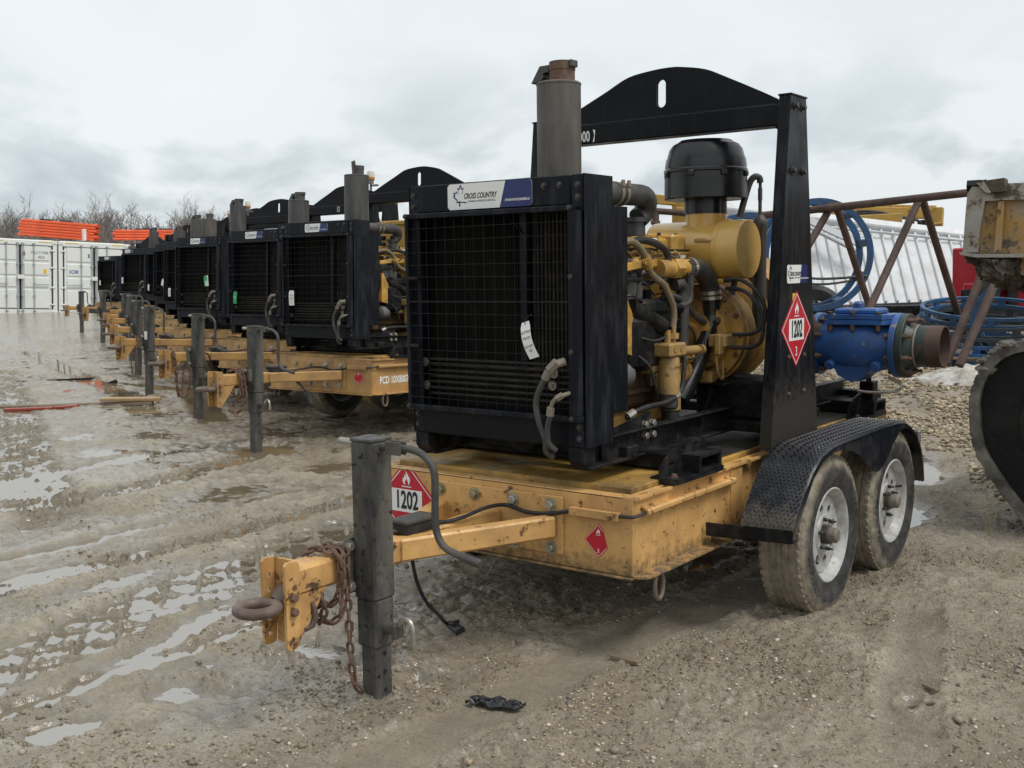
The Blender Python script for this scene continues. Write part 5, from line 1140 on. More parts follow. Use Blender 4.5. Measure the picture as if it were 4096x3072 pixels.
for (a, b, nm), lb in zip(UNITS[:3], ('rusty chain heaped over the second drawbar of the row', 'rusty chain hanging in loops under the third drawbar of the row', 'chain dropping from the fourth drawbar of the row')):
    M = Matrix.Translation(a.location) @ a.rotation_euler.to_matrix().to_4x4()
    loops = {'second': [(.03, -1.0, .30), (.08, -.97, .40), (.085, -.96, .55), (.02, -.96, .59), (-.05, -.97, .57), (-.06, -.95, .45), (.02, -.94, .36), (.085, -.93, .45), (.08, -.93, .57), (.03, -.92, .59), (.07, -.91, .50), (.08, -.92, .33), (.05, -.97, .24), (.03, -1.02, .26)],
             'third': [(-.02, -1.07, .60), (.03, -1.08, .59), (.085, -1.08, .50), (.09, -1.08, .35), (.09, -1.06, .20), (.08, -1.0, .11), (.08, -.94, .13), (.08, -.90, .30), (.06, -.91, .44), (.02, -.93, .40), (.04, -.97, .20), (.05, -1.02, .12), (.07, -1.05, .22), (.08, -1.07, .40), (.06, -1.1, .56)],
             'fourth': [(-.04, -.98, .56), (.02, -.97, .59), (.085, -.96, .53), (.08, -1.0, .40), (.04, -1.03, .30), (.05, -1.03, .20), (.06, -1.03, .12)]}[nm]
    chain('safety_chain', lb, [M @ Vector(q) for q in loops], .054, .0062)


# ------------------------------------------------------------------ hanging tags
def hang_tag(unit, x, z, w_, h_, mat, label, tilt=0, bend=0.0, lines=None, dx=0):
    M = Matrix.Translation(unit.location) @ unit.rotation_euler.to_matrix().to_4x4()
    o = M @ Vector((x, -.05, z)); t = thing('hang_tag', label, 'tag', o, unit.rotation_euler, 'paper tags wired to the guards'); V = []; F = []; n = 8; ct, st_ = math.cos(tilt), math.sin(tilt)
    def S(u, v, d):
        c = bend * (v / h_) ** 2; uu = u + c; q = -.012 * math.sin(math.pi * (v / h_ + .5)) * (1 if bend else .3)
        return (uu * ct - v * st_, q - d, uu * st_ + v * ct)
    for d in (0, -.0012):
        for k in range(n + 1):
            v = h_ * (.5 - k / n); e_ = .25 if k == 0 else 0
            for u in (-w_ / 2 * (1 - e_), w_ / 2 * (1 - e_)): V.append(S(u, v, d))
    m = 2 * (n + 1)
    for k in range(n): F += [(2 * k, 2 * k + 1, 2 * k + 3, 2 * k + 2), (m + 2 * k, m + 2 * k + 2, m + 2 * k + 3, m + 2 * k + 1), (2 * k, 2 * k + 2, m + 2 * k + 2, m + 2 * k), (2 * k + 1, m + 2 * k + 1, m + 2 * k + 3, 2 * k + 3)]
    F += [(0, m, m + 1, 1), (2 * n, 2 * n + 1, m + 2 * n + 1, m + 2 * n)]
    part('card', MB().add(V, F), mat, t)
    part('cable_tie', MB().tube(catmull([S(0, h_ * .42, .002), S(.004, h_ * .52, .006), (S(.014, h_ * .62, 0)[0], .0, S(0, h_ * .62, 0)[2]), (S(.03, h_ * .7, 0)[0], .012, S(0, h_ * .72, 0)[2])], 4), .0014, 6), M_rub, t)
    if lines:
        lb = MB()
        for (tx, v, s_, sh) in lines: flat(lb, text(tx, s_, .008, .75, sh), lambda u, q: S(u, v * h_ + q, .0016))
        part('writing', lb, M_ink if mat is M_white else M_white, t)
    return t


hang_tag(P1, .213, 1.243, .046, .145, M_white, 'bent white handwritten tag on the nearest radiator guard', R(17), .020, [('BATTERIE', .22, .013, .3), ('DISCON', .06, .013, .3), ('DO NOT', -.17, .013, .3), ('USE', -.29, .013, .3)])
NOT = [('NOTICE', .18, .016, 0), ('DO NOT', .02, .013, 0), ('OPERATE', -.10, .012, 0), ('SEE OFFICE', -.30, .009, 0)]
tg = [(0, -.295, 1.19, .066, .135, M_white, 'white printed tag on the second radiator guard of the row', 0, NOT), (1, -.29, 1.135, .06, .135, M_grn, 'green tag on the third radiator guard of the row', R(-4), [('O K', 0, .03, 0)]),
      (2, .20, 1.30, .06, .135, M_grn, 'green tag behind the white one on the fourth guard', R(6), None), (2, .225, 1.30, .06, .135, M_white, 'white tag over a green one on the fourth guard', R(7), NOT), (3, -.26, 1.09, .06, .13, M_white, 'white tag low on the fifth guard of the row', 0, NOT),
      (4, -.15, 1.20, .06, .12, M_white, 'tilted white tag on the sixth guard of the row', R(-22), None), (4, -.10, 1.16, .06, .13, M_grn, 'green tag hanging on the sixth guard of the row', 0, [('OK', 0, .03, 0)]), (5, -.30, 1.09, .05, .12, M_white, 'white tag on the seventh guard of the row', 0, None),
      (6, -.36, 1.19, .06, .13, M_white, 'white tag at the edge of the eighth guard of the row', 0, NOT), (7, -.28, 1.12, .06, .12, M_white, 'white tag on the farthest guard of the row', 0, None)]
for i_, x, z, w_, h_, mt, lb, tl, ln in tg: hang_tag(UNITS[i_][1], x, z, w_, h_, mt, lb, tl, 0, ln)
jt = part('jack_label', MB().box((.11, -.8775, .60), (.055, .002, .10), .0005), M_white, UNITS[2][0]); jt = part('jack_label', MB().box((.10, -.8775, .55), (.06, .002, .10), .0005), M_cream, UNITS[0][0])

# yellow louvred cabinet standing behind the second unit
c0 = at(900, 575, 12.6); cz = float(g_base(np.array([c0.x]), np.array([c0.y]))[0])
cb = thing('engine_enclosure', 'yellow louvred sheet-metal enclosure behind the second pump set', 'enclosure', (c0.x, c0.y, cz))
part('casing', MB().box((0, 0, 1.0), (.8, 1.2, 2.0), .01), M_my, cb); part('roof_cap', MB().box((0, 0, 2.01), (.86, 1.26, .05), .01), M_my, cb)
for k in range(11): part('louvre', MB().box((-.41, -.30, 1.15 + .07 * k), (.03, .42, .045), .006, Matrix.Identity(4)), M_skid, cb)
for k in range(11): part('louvre', MB().box((-.12, -.61, 1.15 + .07 * k), (.42, .03, .045), .006), M_skid, cb)

# ------------------------------------------------------------------ shipping containers, left
DV = Vector((.303, .952, -.045)).normalized(); C0 = Vector((-33.49, 17.73, .22)); cyaw = math.atan2(.952, .303)
M_txtd = paint('container_stencil', (.10, .13, .15), .5, bump=0); M_txtb = paint('container_blue_print', (.02, .06, .28), .5, bump=0)


def container(loc, label, extra):
    c = thing('shipping_container', label, 'container', loc, (0, .045, cyaw), 'white shipping containers'); W, Hh, Ln = 2.438, 2.591, 9.0
    p = lambda nm, mb, mt=M_cont, par=c: part(nm, mb, mt, par)
    for x in (.07, W - .07): p('corner_post', MB().box((x, .06, Hh / 2), (.14, .12, Hh - .02), .01))
    p('header', MB().box((W / 2, .05, Hh - .09), (W - .28, .10, .17), .01)); p('threshold', MB().box((W / 2, .05, .09), (W - .28, .10, .17), .01))
    for x in (.08, W - .08):
        for z in (.06, Hh - .06): p('corner_casting', MB().box((x, .07, z), (.18, .18, .13), .012).box((x, -.025, z), (.07, .012, .05), .004))
    p('roof', MB().box((W / 2, Ln / 2, Hh - .02), (W - .02, Ln - .1, .05), .01))
    for k in range(24): p('roof_rib', MB().box((W / 2, .25 + .36 * k, Hh + .012), (W - .2, .16, .024), .008)) if k < 10 else None
    for x in (.02, W - .02):
        sd = MB(); V = []
        for k in range(60): yy = .12 + k * .148; dx = .018 if (k // 2) % 2 else -.012; V.append((x + dx, yy))
        sd.prism(V + [(q[0] + .01, q[1]) for q in V[::-1]], 'z', .1, Hh - .1); p('side_wall', sd)
    p('back_wall', MB().box((W / 2, Ln, Hh / 2), (W, .05, Hh), .01))
    for k, (x0, x1) in enumerate(((.17, 1.205), (1.233, 2.268))):
        d = p('door', MB().box(((x0 + x1) / 2, .045, Hh / 2), (x1 - x0, .04, 2.21), .005)); wx = x1 - x0
        for z0, z1 in ((.21, .86), (.95, 1.29), (1.38, 1.80), (1.89, 2.39)): part('panel', MB().box(((x0 + x1) / 2, .022, (z0 + z1) / 2), (wx - .22, .045, z1 - z0), .018), M_cont, d)
        part('gasket', MB().box((x0 + .008, .02, Hh / 2), (.022, .03, 2.23), .003).box((x1 - .008, .02, Hh / 2), (.022, .03, 2.23), .003).box(((x0 + x1) / 2, .02, 2.405), (wx, .03, .022), .003).box(((x0 + x1) / 2, .02, .19), (wx, .03, .022), .003), M_gask, d)
        for f in ((.06, .42) if k else (.58, .94)):
            x = x0 + wx * f; part('lock_rod', MB().cyl((x, -.03, .10), (x, -.03, Hh - .10), .017, 8), M_rodg, d)
            rb = MB()
            for z in (.12, .65, 1.75, Hh - .12): rb.box((x, -.02, z), (.09, .05, .05), .006)
            part('rod_keeper', rb, M_rodg, d)
        x = x0 + wx * (.42 if k else .58); part('lock_handle', MB().bar((x, -.05, 1.06), (x + (.5 if k else -.5), -.055, 1.05), .02, .03).box((x, -.045, 1.09), (.05, .04, .10), .006), M_rodg, d)
        for z in (.35, .95, 1.65, 2.25): part('hinge', MB().box((x0 - .02 if k == 0 else x1 + .02, .0, z), (.16, .05, .05), .006), M_cont, d)
        if k == (1 if 'num' in extra else 0): part('handle_plate', MB().box((x0 + (.12 if k else .86), -.008, 2.12), (.06, .015, .14), .005), M_cream, d)
        if 'num' in extra and k == 1:
            tb = MB(); flat(tb, text('VSLU 317048', .135, .008, .75), lambda u, v: (x0 + .62 + u, -.003, 2.16 + v)); flat(tb, text('7', .135, .008, .75), lambda u, v: (x0 + 1.0 + u, -.003, 2.16 + v)); flat(tb, text('45G3', .135, .008, .75), lambda u, v: (x0 + .68 + u, -.003, 2.0 + v)); part('lettering', tb, M_txtd, d)
            part('data_plate', MB().box((x0 + .80, -.004, 1.52), (.11, .008, .15), .003), M_yel, d)
        if 'sc' in extra and k == 0:
            tb = MB(); flat(tb, text('SC08', .17, .022, .85), lambda u, v: (x0 + .34 + u, -.003, 1.52 + v)); part('lettering', tb, M_txtb, d)
    p('lock_box', MB().box((W / 2, -.05, 1.30), (.22, .10, .14), .01))
    p('hazard_stripe', MB().box((W - .35, -.004, Hh - .05), (.5, .008, .03), .002), M_yel); p('hazard_stripe', MB().box((.45, -.004, Hh - .05), (.45, .008, .03), .002), M_yel)
    return c


container(C0 - DV * 2.438, 'white container marked VSLU 317048 7 on its door', ('num',)); container(C0 + DV * .05, 'white container with blue SC08 on its door', ('sc',))
container(C0 + DV * 2.54, 'plain white container half hidden behind the farthest pump sets', ()); container(C0 - DV * 4.93, 'plain white container mostly outside the picture edge', ())


def pipe_bundle(a, b, rows, cols, r, label, straps):
    a, b = Vector(a), Vector(b); d = (b - a); ln = d.length; u = d.normalized(); s = u.cross(Vector((0, 0, 1))).normalized(); up = s.cross(u)
    t = thing('pipe_bundle', label, 'pipes', a, group='orange pipe bundles'); me = MB().pipe((0, 0, 0), (ln, 0, 0), r, r * .15, 10).mesh('pipe', M_oran); q = u.to_track_quat('X', 'Z').to_euler()
    for i in range(rows):
        for j in range(cols): place('pipe', me, t, up * (r * 2.02 * i) - s * (r * 2.05 * j) + u * (random.uniform(-.05, .05) + .05 * (i % 2)), q)
    for f in straps: part('strap', MB().bar(u * (ln * f) - up * .08, u * (ln * f) + up * (r * 2.02 * rows), .03, (cols * r * 2.1 + .02) * 1.02, .003, tuple(u)), M_gask, t)
    for f in (.1, .5, .9): part('dunnage', MB().box(tuple(u * (ln * f) - up * (r + .06)), (.12, .12, .12), .01), M_wood, t)
    part('wrap', MB().box(tuple(u * (ln * .88) - s * (cols * r) + up * (rows * r * .5)), (.35, cols * r * 2.2 + .1, rows * r * 1.4), .02, None), M_wrap, t)
    return t


pipe_bundle(at(40, 505, 40.6), at(205, 518, 40.6), 6, 4, .052, 'bigger bundle of orange pipes on the left container roof', (.36, .62)); pipe_bundle(at(246, 516, 42), at(402, 516, 43), 4, 5, .05, 'lower bundle of orange pipes further along the container roofs', (.4, .72))


# ------------------------------------------------------------------ bare trees behind the yard
def tree_mesh(seed, H):
    rs = random.Random(seed); tr = MB(); cr_ = MB()
    def grow(p, d, ln, r, dep, mb):
        pts = [p]; q = d.copy(); n = 4 if dep < 2 else 3
        for k in range(n): q = (q + Vector((rs.uniform(-1, 1), rs.uniform(-1, 1), rs.uniform(-.25, .55))) * (.14 + .05 * dep)).normalized(); pts.append(pts[-1] + q * ln / n)
        mb.tube(pts, [r * (1 - .55 * k / n) for k in range(n + 1)], 5 if dep < 2 else 3, cap=False)
        if dep >= 5: return
        for k in range(rs.choice((2, 3, 3)) + (1 if dep < 3 else 0)):
            f = rs.uniform(.35, 1); i = min(n - 1, int(f * n)); b_ = pts[i].lerp(pts[i + 1], f * n - i); ax = Vector((rs.uniform(-1, 1), rs.uniform(-1, 1), rs.uniform(-.1, .7))).normalized()
            grow(b_, (q * .75 + ax * .8).normalized(), ln * rs.uniform(.5, .78), max(.008, r * .5), dep + 1, cr_)
    for s in range(rs.choice((1, 2, 2))): grow(Vector((rs.uniform(-.2, .2), rs.uniform(-.2, .2), -.2)), Vector((rs.uniform(-.25, .25), rs.uniform(-.25, .25), 1)).normalized(), H * .42, H * .013, 0, tr)
    return tr.mesh('trunk', M_bark), cr_.mesh('crown', M_bark if seed % 2 else M_bark2)


TV = [tree_mesh(s, 5.9) for s in (3, 5, 8, 12, 21)]
spots = [(x + random.uniform(-6, 6), random.uniform(56, 66), 'leafless grey-brown tree in the row behind the containers') for x in range(-30, 500, 19)]
spots += [(985, 60, 'bare treetop showing above the second lifting gantry'), (1395, 40, 'thin bare tree seen between radiator and air cleaner'), (560, 62, 'bare tree behind the fourth and fifth mufflers'), (815, 64, 'bare tree behind the second muffler and its beacon'), (450, 58, 'bushy bare tree above the seventh muffler')]
for k, (px, dist, lb) in enumerate(spots):
    q = at(px, 600, dist); z = float(g_base(np.array([q.x]), np.array([q.y]))[0]); row = 'row behind' in lb
    t = thing('bare_tree', lb, 'tree', (q.x, q.y, z), (0, 0, random.uniform(0, 6.3)), 'bare trees behind the containers' if row else 'single bare trees behind the machinery')
    s = random.uniform(.75, 1.15) if row else (.45 if dist < 50 else .8); t.scale = (s,) * 3; v = TV[k % 5]; place('trunk', v[0], t); place('crown', v[1], t)
# the wood behind them reads as one mass
wd = MB(); rs = random.Random(9)
for k in range(26):
    q = at(-50 + 23 * k + rs.uniform(-8, 8), 600, rs.uniform(68, 84)); z = float(g_base(np.array([q.x]), np.array([q.y]))[0]); v = TV[k % 5]; M = Matrix.Translation((q.x, q.y, z)) @ Matrix.Rotation(rs.uniform(0, 6), 4, 'Z') @ Matrix.Scale(rs.uniform(.9, 1.2), 4)
    for me in v: wd.add([M @ p.co for p in me.vertices], [tuple(p.vertices) for p in me.polygons])
wm_ = bpy.data.meshes.new('bare_woodland'); wm_.from_pydata(wd.v, [], wd.f); wm_.materials.append(M_bark2); tag(place('bare_woodland', wm_), 'grey leafless wood filling the skyline behind the nearer trees', None, None, 'stuff')
# thicket of saplings between the trees
th = MB(); rs = random.Random(4)
for k in range(900):
    px = rs.uniform(-60, 560); q = at(px, 600, rs.uniform(50, 62)); z = float(g_base(np.array([q.x]), np.array([q.y]))[0]); hgt = rs.uniform(1.6, 3.6); p0 = Vector((q.x, q.y, z - .1)); d = Vector((rs.uniform(-.3, .3), rs.uniform(-.3, .3), 1)); p1 = p0 + d * hgt * .5; p2 = p1 + (d + Vector((rs.uniform(-.3, .3), rs.uniform(-.3, .3), 0))) * hgt * .5
    th.tube([p0, p1, p2], [.022, .016, .007], 3, cap=False)
    for j in range(5): s_ = p0.lerp(p2, rs.uniform(.3, .95)); th.tube([s_, s_ + Vector((rs.uniform(-.5, .5), rs.uniform(-.5, .5), rs.uniform(.2, .7)))], [.009, .006], 3, cap=False)
tag(part('thicket_undergrowth', th, M_bark2, None), 'tangle of bare saplings filling the gaps below the trees', None, None, 'stuff')


# ------------------------------------------------------------------ right background
def gz(x, y): return float(ground_h(np.array([x * 1.0]), np.array([y * 1.0]))[0][0])


def hoop_cage(name, label, centre, axis, r, width, mat, n_sp, bw=.07, group='blue rolled hoops'):
    t = thing(name, label, 'hoop', centre, group=group); ax = Vector(axis).normalized(); x = ax.cross(Vector((0, 0, 1)));
    if x.length < .05: x = Vector((1, 0, 0))
    x.normalize(); y = ax.cross(x)
    for s in (-1, 1): part('hoop', MB().lathe([(r - bw, s * width / 2 - .018), (r, s * width / 2 - .018), (r, s * width / 2 + .018), (r - bw, s * width / 2 + .018), (r - bw, s * width / 2 - .018)], (0, 0, 0), ax, 56), mat, t)
    for k in range(n_sp):
        a = 2 * math.pi * (k + .35) / n_sp; c = (x * math.cos(a) + y * math.sin(a)) * (r - bw / 2); part('spacer', MB().bar(c - ax * (width / 2 + .02), c + ax * (width / 2 + .02), .085, bw * .7, .006, tuple(c.normalized())), mat, t)
    return t


# brown pipe rack
RK = thing('pipe_rack', 'rusty brown pipe rack with splayed legs behind the blue valve', 'rack', at(1900, 780, 11.2))
ro = RK.location
def rp(nm, a, b, r): return part(nm, MB().cyl(at(*a) - ro, at(*b) - ro, r, 14), M_rustp, RK)
rp('top_rail', (1640, 466, 12.0), (2260, 398, 10.2), .040)
for a, b in (((1799, 440, 11.6), (1700, 610, 11.4)), ((1805, 440, 11.6), (1905, 745, 12.3)), ((1987, 428, 11.2), (1843, 745, 10.6)), ((1992, 428, 11.2), (2090, 745, 12.6)), ((2195, 408, 10.4), (2044, 786, 9.9)), ((2240, 405, 10.2), (2072, 790, 9.7))): rp('leg', a, b, .039)
# blue hoops
vw = (Vector(CAM) - at(1758, 550, 12.9)); vw.z = 0; vw.normalize(); axr = (vw + Vector((_rt[0], _rt[1], 0)) * .32).normalized()
h = hoop_cage('hoop_cage', 'big blue double hoop standing upright against the white roof', at(1757, 551, 12.9), axr, .66, .34, M_hoop, 10)
stp = part('ratchet_strap', MB().tube(catmull([at(1640, 590, 12.2) - h.location, at(1765, 602, 12.1) - h.location, at(1850, 598, 12.1) - h.location, at(1872, 596, 12.3) - h.location], 5), .016, 6).tube(catmull([at(1640, 605, 12.2) - h.location, at(1770, 614, 12.1) - h.location, at(1840, 606, 12.1) - h.location, at(1872, 600, 12.3) - h.location], 5), .014, 6), M_rub, h)
hoop_cage('hoop_cage', 'blue hoop behind the yellow air cleaner, mostly hidden', at(1612, 590, 14.2), axr, .78, .36, M_hoop, 10)
for k, (yy, mt, lb) in enumerate(((752, M_hoop, 'lowest blue hoop cage of the stack lying on the pallet'), (735, M_hoop, 'second blue hoop cage up in the stack on the pallet'), (717, M_hoopd, 'dark grimy hoop cage in the middle of the pallet stack'), (697, M_hoopd, 'dark hoop cage just under the top of the pallet stack'), (674, M_hoop, 'topmost blue hoop cage lying on the pallet stack'))):
    hoop_cage('hoop_cage', lb, at(2112 + 5 * k, yy, 12.4), tuple(vw * (.10 + .025 * k) + Vector((.02 * (k % 3 - 1), .015 * k, 1))), .80 - .02 * k, .085, mt, 11, .045)
hoop_cage('hoop_cage', 'blue hoop leaning upright under the raised loader bucket', at(2205, 700, 11.6), (vw + Vector((_rt[0], _rt[1], 0)) * -.6).normalized(), .5, .2, M_hoop, 8)
pb = at(2112, 768, 12.3); pl = thing('timber_pallet', 'grey timber pallet under the lying blue hoops', 'pallet', pb, (0, 0, .5))
for k in range(7): part('deck_board', MB().box((0, -.6 + .2 * k, .02), (1.5, .13, .025), .004), M_wood, pl)
for x in (-.68, 0, .68): part('bearer', MB().box((x, 0, -.05), (.10, 1.3, .10), .006), M_wood, pl)
for x in (-.68, 0, .68): part('base_board', MB().box((x, 0, -.115), (.14, 1.3, .025), .004), M_wood, pl)

# white metal roof section riding on a flatbed
RT = lambda t, d: at(1874 + 184 * t, 494 + 14 * t, d); RB = lambda t, d: at(1910.6 + 188.5 * t, 655 - 6.5 * t, d)
rfo = RT(0, 17.2); RF = thing('roof_section', 'white ribbed metal roof section with dented flashing behind the pipe rack', 'roof', rfo)
tl, tr_, bl, br_ = RT(-1.75, 17.2), RT(1.35, 17.2), RB(-1.75, 15.9), RB(1.35, 15.9); nrm = (tr_ - tl).cross(bl - tl).normalized(); nrm = nrm if nrm.dot(vw) > 0 else -nrm
sh = MB(); ts = [-1.75 + 3.1 * k / 24 for k in range(25)]; V = [RT(t, 17.2) - rfo for t in ts] + [RB(t, 15.9) - rfo for t in ts]; V += [q - nrm * .04 for q in V]
sh.add(V, [(k, k + 1, k + 26, k + 25) for k in range(24)] + [(50 + k, 75 + k, 76 + k, 51 + k) for k in range(24)] + [(k, 50 + k, 51 + k, k + 1) for k in range(24)] + [(25 + k, 26 + k, 76 + k, 75 + k) for k in range(24)] + [(0, 25, 75, 50), (24, 74, 99, 49)]); part('sheet', sh, M_roofw, RF)
for k in range(24):
    t = -1.70 + .132 * k; a, b = RT(t, 17.2) - rfo, RB(t, 15.9) - rfo; part('rib', MB().bar(a + nrm * .005, b + nrm * .005, .035, .075, .012, tuple(nrm)), M_roofw, RF)
    if k % 4 == 1:
        for f in (.35, .62): part('screw', MB().cyl(a.lerp(b, f) + nrm * .0, a.lerp(b, f) + nrm * .02, .014, 6), M_bolt, RF)
part('ridge_cap', MB().bar(at(1560, 452, 17.2) - rfo, at(2100, 514, 17.25) - rfo, .16, .20, .02, tuple(nrm)), M_roofw, RF); part('ridge_trim', MB().bar(at(1560, 468, 17.0) - rfo, at(2100, 522, 17.0) - rfo, .03, .05, .01, tuple(nrm)), M_roofw, RF)
part('flashing', MB().bar(at(1735, 470, 16.7) - rfo, at(1868, 532, 16.3) - rfo, .16, .03, .008, tuple(nrm)).bar(at(1738, 486, 16.6) - rfo, at(1862, 548, 16.2) - rfo, .06, .05, .01, tuple(nrm)), M_flash, RF)
part('end_wall', MB().add([q - rfo - nrm * .05 for q in (tl, tl - vw * 1.6 + Vector((0, 0, -1.4)), bl)], [(0, 1, 2)]).add([q - rfo - nrm * .05 for q in (tr_, tr_ - vw * 1.6 + Vector((0, 0, -1.4)), br_)], [(0, 1, 2)]), M_roofw, RF)
fb0, fb1 = at(1560, 672, 15.6), at(2150, 668, 15.6); FB = thing('flatbed_trailer', 'black flatbed trailer with red and white tape under the white roof section', 'trailer', fb0); o = FB.location
part('deck', MB().bar(fb0 - o - vw * .9, fb1 - o - vw * .9, 2.0, .13, .01), M_skid, FB)
for k in range(14):
    a = fb0.lerp(fb1, .06 + k * .065) - o + vw * .108; b = fb0.lerp(fb1, .06 + k * .065 + .06) - o + vw * .108; dz = Vector((0, 0, -.10)); part('reflective_tape', MB().bar(a + dz, b + dz, .012, .06, .002), M_red if k % 2 else M_white, FB)
part('chassis_rail', MB().bar(fb0 - o - vw * .2 + Vector((0, 0, -.16)), fb1 - o - vw * .2 + Vector((0, 0, -.16)), .1, .18, .01), M_skid, FB)
for f in (.25, .34):
    w0 = fb0.lerp(fb1, f) - o - vw * .25; w0.z = gz(*(fb0.lerp(fb1, f) - vw * .25)[:2]) + .40 - o.z; part('tyre', MB().lathe([(.2, -.12), (.36, -.13), (.42, -.09), (.42, .09), (.36, .13), (.2, .12)], w0, vw, 28), M_rub, FB)
# yellow booms
bo = at(1900, 478, 20); BM = thing('yellow_boom', 'yellow machine boom with hose rail resting behind the white roof', 'boom', bo)
def yb(nm, a, b, w_, h_): return part(nm, MB().bar(at(*a) - bo, at(*b) - bo, w_, h_, .01), M_my, BM)
yb('boom_beam', (1770, 456, 20), (2025, 462, 20.4), .35, .19); yb('boom_arm', (1800, 481, 19.6), (1942, 474, 19.6), .35, .21); yb('top_rail', (1845, 443, 20), (2022, 447, 20.3), .05, .05)
for q in (1850, 1888, 1930, 1972, 2015): yb('rail_post', (q, 444, 20.1), (q - 6, 456, 20.1), .05, .05)
yb('end_bracket', (2020, 449, 20.2), (2018, 488, 20.2), .3, .14); yb('foot', (2003, 486, 20.2), (2030, 482, 20.2), .3, .04)
for k in range(3): part('hydraulic_hose', MB().tube(catmull([at(1850, 462 - 3 * k, 19.7) - bo, at(1900, 466 - 4 * k, 19.6) - bo, at(1945, 468 + k, 19.6) - bo, at(1985, 478, 19.7) - bo, at(1990, 500, 19.8) - bo], 5), .025, 6), M_rub, BM)
for q in (1965, 1992): part('support_pad', MB().bar(at(q, 476, 20) - bo, at(q, 500, 20) - bo, .14, .14, .01, (1, 0, 0)), M_skid, BM)
bo2 = at(1450, 440, 14); AR = thing('loading_arm', 'yellow swing arm on a post behind the air cleaner', 'crane', (bo2.x, bo2.y, gz(bo2.x, bo2.y))); bo = AR.location
part('arm', MB().bar(at(1412, 430, 14) - bo, at(1500, 438, 14) - bo, .12, .12, .01).bar(at(1395, 424, 14) - bo, at(1420, 432, 14) - bo, .05, .05, .008), M_my, AR)
part('post', MB().bar(Vector((at(1476, 450, 14) - bo).xy.to_3d()), at(1476, 432, 14) - bo, .22, .22, .01, (1, 0, 0)).bar(at(1458, 452, 14) - bo, at(1492, 455, 14) - bo, .3, .04, .008), M_my, AR)
bo2 = at(1420, 470, 13.4); ST = thing('pipe_stand', 'dark red pipe stand seen between radiator and air cleaner', 'stand', (bo2.x, bo2.y, gz(bo2.x, bo2.y))); bo = ST.location
part('rail', MB().tube([at(1388, 455, 13.4) - bo, at(1420, 456, 13.4) - bo, at(1500, 462, 13.4) - bo], .04, 10), M_rustp, ST); part('upright', MB().cyl(Vector((at(1415, 480, 13.4) - bo).xy.to_3d()), at(1416, 458, 13.4) - bo, .045, 10).cyl(at(1416, 484, 13.4) - bo, at(1416, 478, 13.4) - bo, .06, 10), M_rustp, ST)
part('brace', MB().cyl(at(1388, 455, 13.4) - bo, at(1412, 480, 13.4) - bo, .015, 8), M_zinc, ST)
# red truck body
bo = at(2160, 640, 14.6); TK = thing('red_truck', 'red truck body partly hidden behind the raised loader bucket', 'truck', (bo.x, bo.y, gz(bo.x, bo.y))); b_ = TK.location; sd = Vector((_rt[0], _rt[1], 0))
part('body', MB().bar(at(2165, 592, 14.4) - b_, at(2330, 582, 15.2) - b_, 1.6, .72, .02), M_truck, TK); part('skirt', MB().bar(at(2185, 640, 14.2) - b_, at(2300, 636, 15) - b_, 1.4, .34, .02), M_truck, TK); part('rear_frame', MB().bar(at(2102, 625, 14.3) - b_, at(2102, 668, 14.3) - b_, .06, .3, .01, (1, 0, 0)), M_skid, TK)
for f in (2190, 2260): part('tyre', MB().lathe([(.2, -.13), (.42, -.14), (.5, -.1), (.5, .1), (.42, .14), (.2, .13)], Vector(((at(f, 700, 14.2) - b_).x, (at(f, 700, 14.2) - b_).y, .48)), vw, 28), M_rub, TK)

# ------------------------------------------------------------------ track loader at the picture edge
M_crust = paint('dried_pale_mud', (.30, .275, .235), .85, var=.2, dirt=(.16, .14, .11), d_amt=.5, d_scale=12, bump=.8, b_scale=40)
LD = thing('track_loader', 'track loader at the picture edge with a raised muddy yellow bucket', 'loader', at(2250, 1120, 6.3)); lo = LD.location; LD.location.z = 0; lo = LD.location
A0 = at(2108, 900, 6.0); uy = A0 - Vector(CAM); uy.z = 0; uy.normalize(); uy = Matrix.Rotation(R(-9), 3, 'Z') @ uy; ux = Vector((uy.y, -uy.x, 0))
def LP_(u, v, dep): return A0 + ux * u + Vector((0, 0, v)) + uy * dep - lo
k_ = 6.0 * 1.8517 / FPX
loop = [(2105, 905), (2103, 870), (2108, 835), (2122, 800), (2142, 772), (2168, 754), (2200, 744), (2260, 738), (2420, 735), (2520, 760), (2570, 830), (2560, 930), (2500, 1060), (2420, 1170), (2340, 1205), (2270, 1185), (2215, 1115), (2160, 1045), (2122, 985), (2108, 940)]
pl_ = [Vector(((x - 2108) * k_, -(y - 900) * k_, 0)) for x, y in loop]; pl_ = catmull(pl_, 5, True); cen = Vector((.75, -.1, 0))
def belt(t0, t1, d0, d1, nm, mt):
    n = len(pl_); V = []
    for d in (d0, d1):
        for t in (t0, t1):
            for i_ in range(n):
                tg_ = (pl_[(i_ + 1) % n] - pl_[i_ - 1]).normalized(); nn = Vector((tg_.y, -tg_.x, 0)); nn = nn if nn.dot(pl_[i_] - cen) > 0 else -nn; q = pl_[i_] + nn * t; V.append(LP_(q.x, q.y, d))
    F = []
    for i_ in range(n):
        j = (i_ + 1) % n; F += [(i_, j, n + j, n + i_), (2 * n + i_, 3 * n + i_, 3 * n + j, 2 * n + j), (i_, 2 * n + i_, 2 * n + j, j), (n + i_, n + j, 3 * n + j, 3 * n + i_)]
    return part(nm, MB().add(V, F), mt, LD)
bt = belt(-.03, .018, -.02, .40, 'track_belt', M_trackm)
lgm = 0; acc = 0
